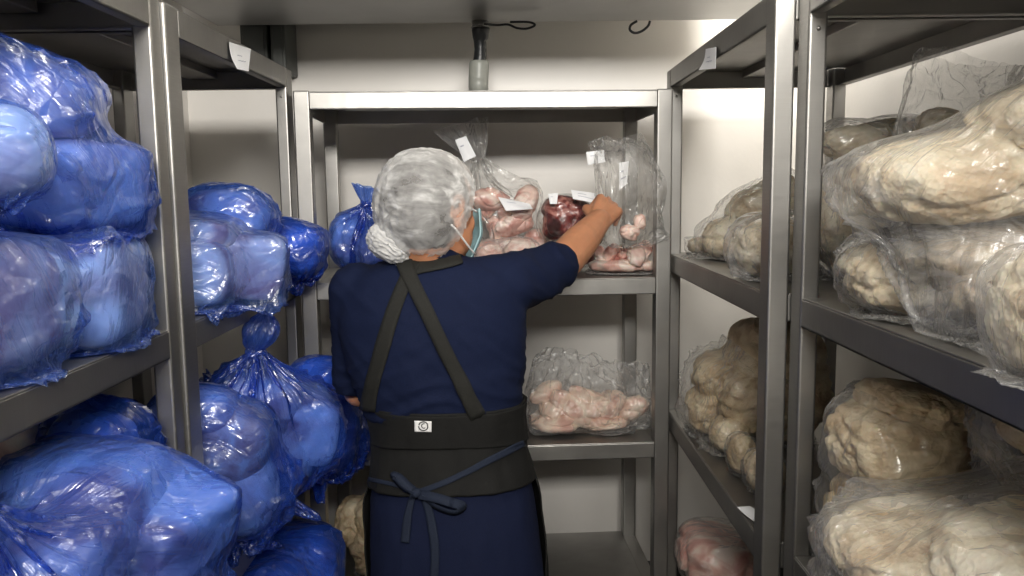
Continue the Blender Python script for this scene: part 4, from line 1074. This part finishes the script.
# eyes under half closed lids and brows
for s in (-1, 1):
    bm = bmesh.new(); ell_bm(bm, (s * .029, .074, .003), (.010, .008, .0055), HM, 3); bm_obj('eye', bm, M['loop'], person, smooth=True)
    bm = bmesh.new(); cap_bm(bm, HL(s * .016, .090, .021), HL(s * .036, .080, .022), .0028, .0022, 8); bm_obj('eyebrow', bm, M['hair'], person, smooth=True)
# finger nails
# --- hair and hair net
def blob(name, c, r, mat, parent, mt, amp, fr, seed, p=2.2, keep=None, uvs=True, nu=96, nv=64, stretch=None):
    vs = []; V = []
    th = np.linspace(0, 2 * PI, nu + 1); ph = np.linspace(0.02, PI - .02, nv + 1)
    TT, PP = np.meshgrid(th, ph); X = np.stack([np.sin(PP) * np.cos(TT), np.cos(PP), np.sin(PP) * np.sin(TT)], -1)
    n = (np.abs(X) ** p).sum(-1) ** (1 / p); X = X / n[..., None]
    q = X * 2.0 * fr + seed
    if stretch is not None: q = q * np.array(stretch)
    d = 1 + amp * np.clip(1 - np.abs(noise(q)) * 2.4, 0, 1) ** 1.3 + amp * .6 * noise(q * 2.1)
    co = X * np.array(r) * d[..., None] + np.array(c)
    co[:, -1] = co[:, 0]
    idx = []
    for i in range(nv):
        for j in range(nu):
            cc_ = co[i, j]
            if keep is None or keep(co[i, j]) : idx.append((i * (nu + 1) + j, (i + 1) * (nu + 1) + j, (i + 1) * (nu + 1) + j + 1, i * (nu + 1) + j + 1))
    o = mesh_obj(name, [mt @ Vector(v) for v in co.reshape(-1, 3)], idx, mat, parent)
    ul = o.data.uv_layers.new(name='uv'); 
    for pl in o.data.polygons:
        for li, vi in zip(pl.loop_indices, pl.vertices): ul.data[li].uv = ((vi % (nu + 1)) / nu, (vi // (nu + 1)) / nv)
    return o
hair = blob('hair', (0, -.016, .008), (.079, .088, .096), M['hair'], person, HM, .02, 3, 4.2, keep=lambda p: p[1] < .052 - .0 + (p[2] - .02) * .35 and not (p[1] > .0 and p[2] < -.01))
IM = HM.inverted()
net = blob('hair_net', (0, -.014, .010), (.090, .101, .108), M['net'], person, HM, .030, 2.6, 2.0, keep=lambda p: p[1] < .038 + (p[2] - .02) * .40 and p[2] > -.088, stretch=(1, .7, 1))
net['label'] = 'crinkled white bouffant hair net'
# rolled elastic edge
bc = atY(391, 243, 1.56); BMx = Matrix.Translation(bc) @ Matrix.Rotation(math.radians(28), 4, 'Y')
bun = blob('hair_bun', (0, 0, 0), (.034, .030, .026), M['hair'], hair, BMx, .05, 2, 3)
bn = blob('net_bun', (0, 0, 0), (.045, .036, .034), M['net2'], net, BMx, .09, 1.8, 6, stretch=(.5, 1, 1.2))
tailn = blob('net_tail', (.030, 0, -.012), (.018, .014, .020), M['net2'], net, BMx, .12, 1.8, 9)
# --- mask and loops
vs = []; fs = []
for i in range(17):
    for j in range(25):
        u = j / 24 * 2 - 1; w_ = i / 16; az = u * math.radians(47); z = .012 - w_ * .108
        rr_ = .066 * (1 - .18 * max(0, w_ - .5) * 2); y = math.cos(az) * (rr_ + .056 - .030 * abs(w_ - .45) ** 1.2) + .006; x = math.sin(az) * (rr_ + .002)
        pl = .0016 * math.sin(w_ * 22) * (1 - abs(u))
        vs.append(HL(x, y + pl, z))
for i in range(16):
    for j in range(24): a = i * 25 + j; fs.append((a, a + 1, a + 26, a + 25))
mask = mesh_obj('face_mask', vs, fs, M['mask'], person, label='pale teal surgical face mask'); md = mask.modifiers.new('t', 'SOLIDIFY'); md.thickness = .0016
for s in (-1, 1):
    for (za, zb) in ((.004, .018), (-.078, -.036)):
        a, b = tube_mesh(curve_pts([HL(s * .056, .070, za), HL(s * .070, .035, za * .6 + zb * .4), HL(s * .080, -.004, zb), HL(s * .078, -.018, zb - (.012 if zb > 0 else -.01))], 16), .0020, 8)
        mesh_obj('ear_loop', a, b, M['loop'], mask)
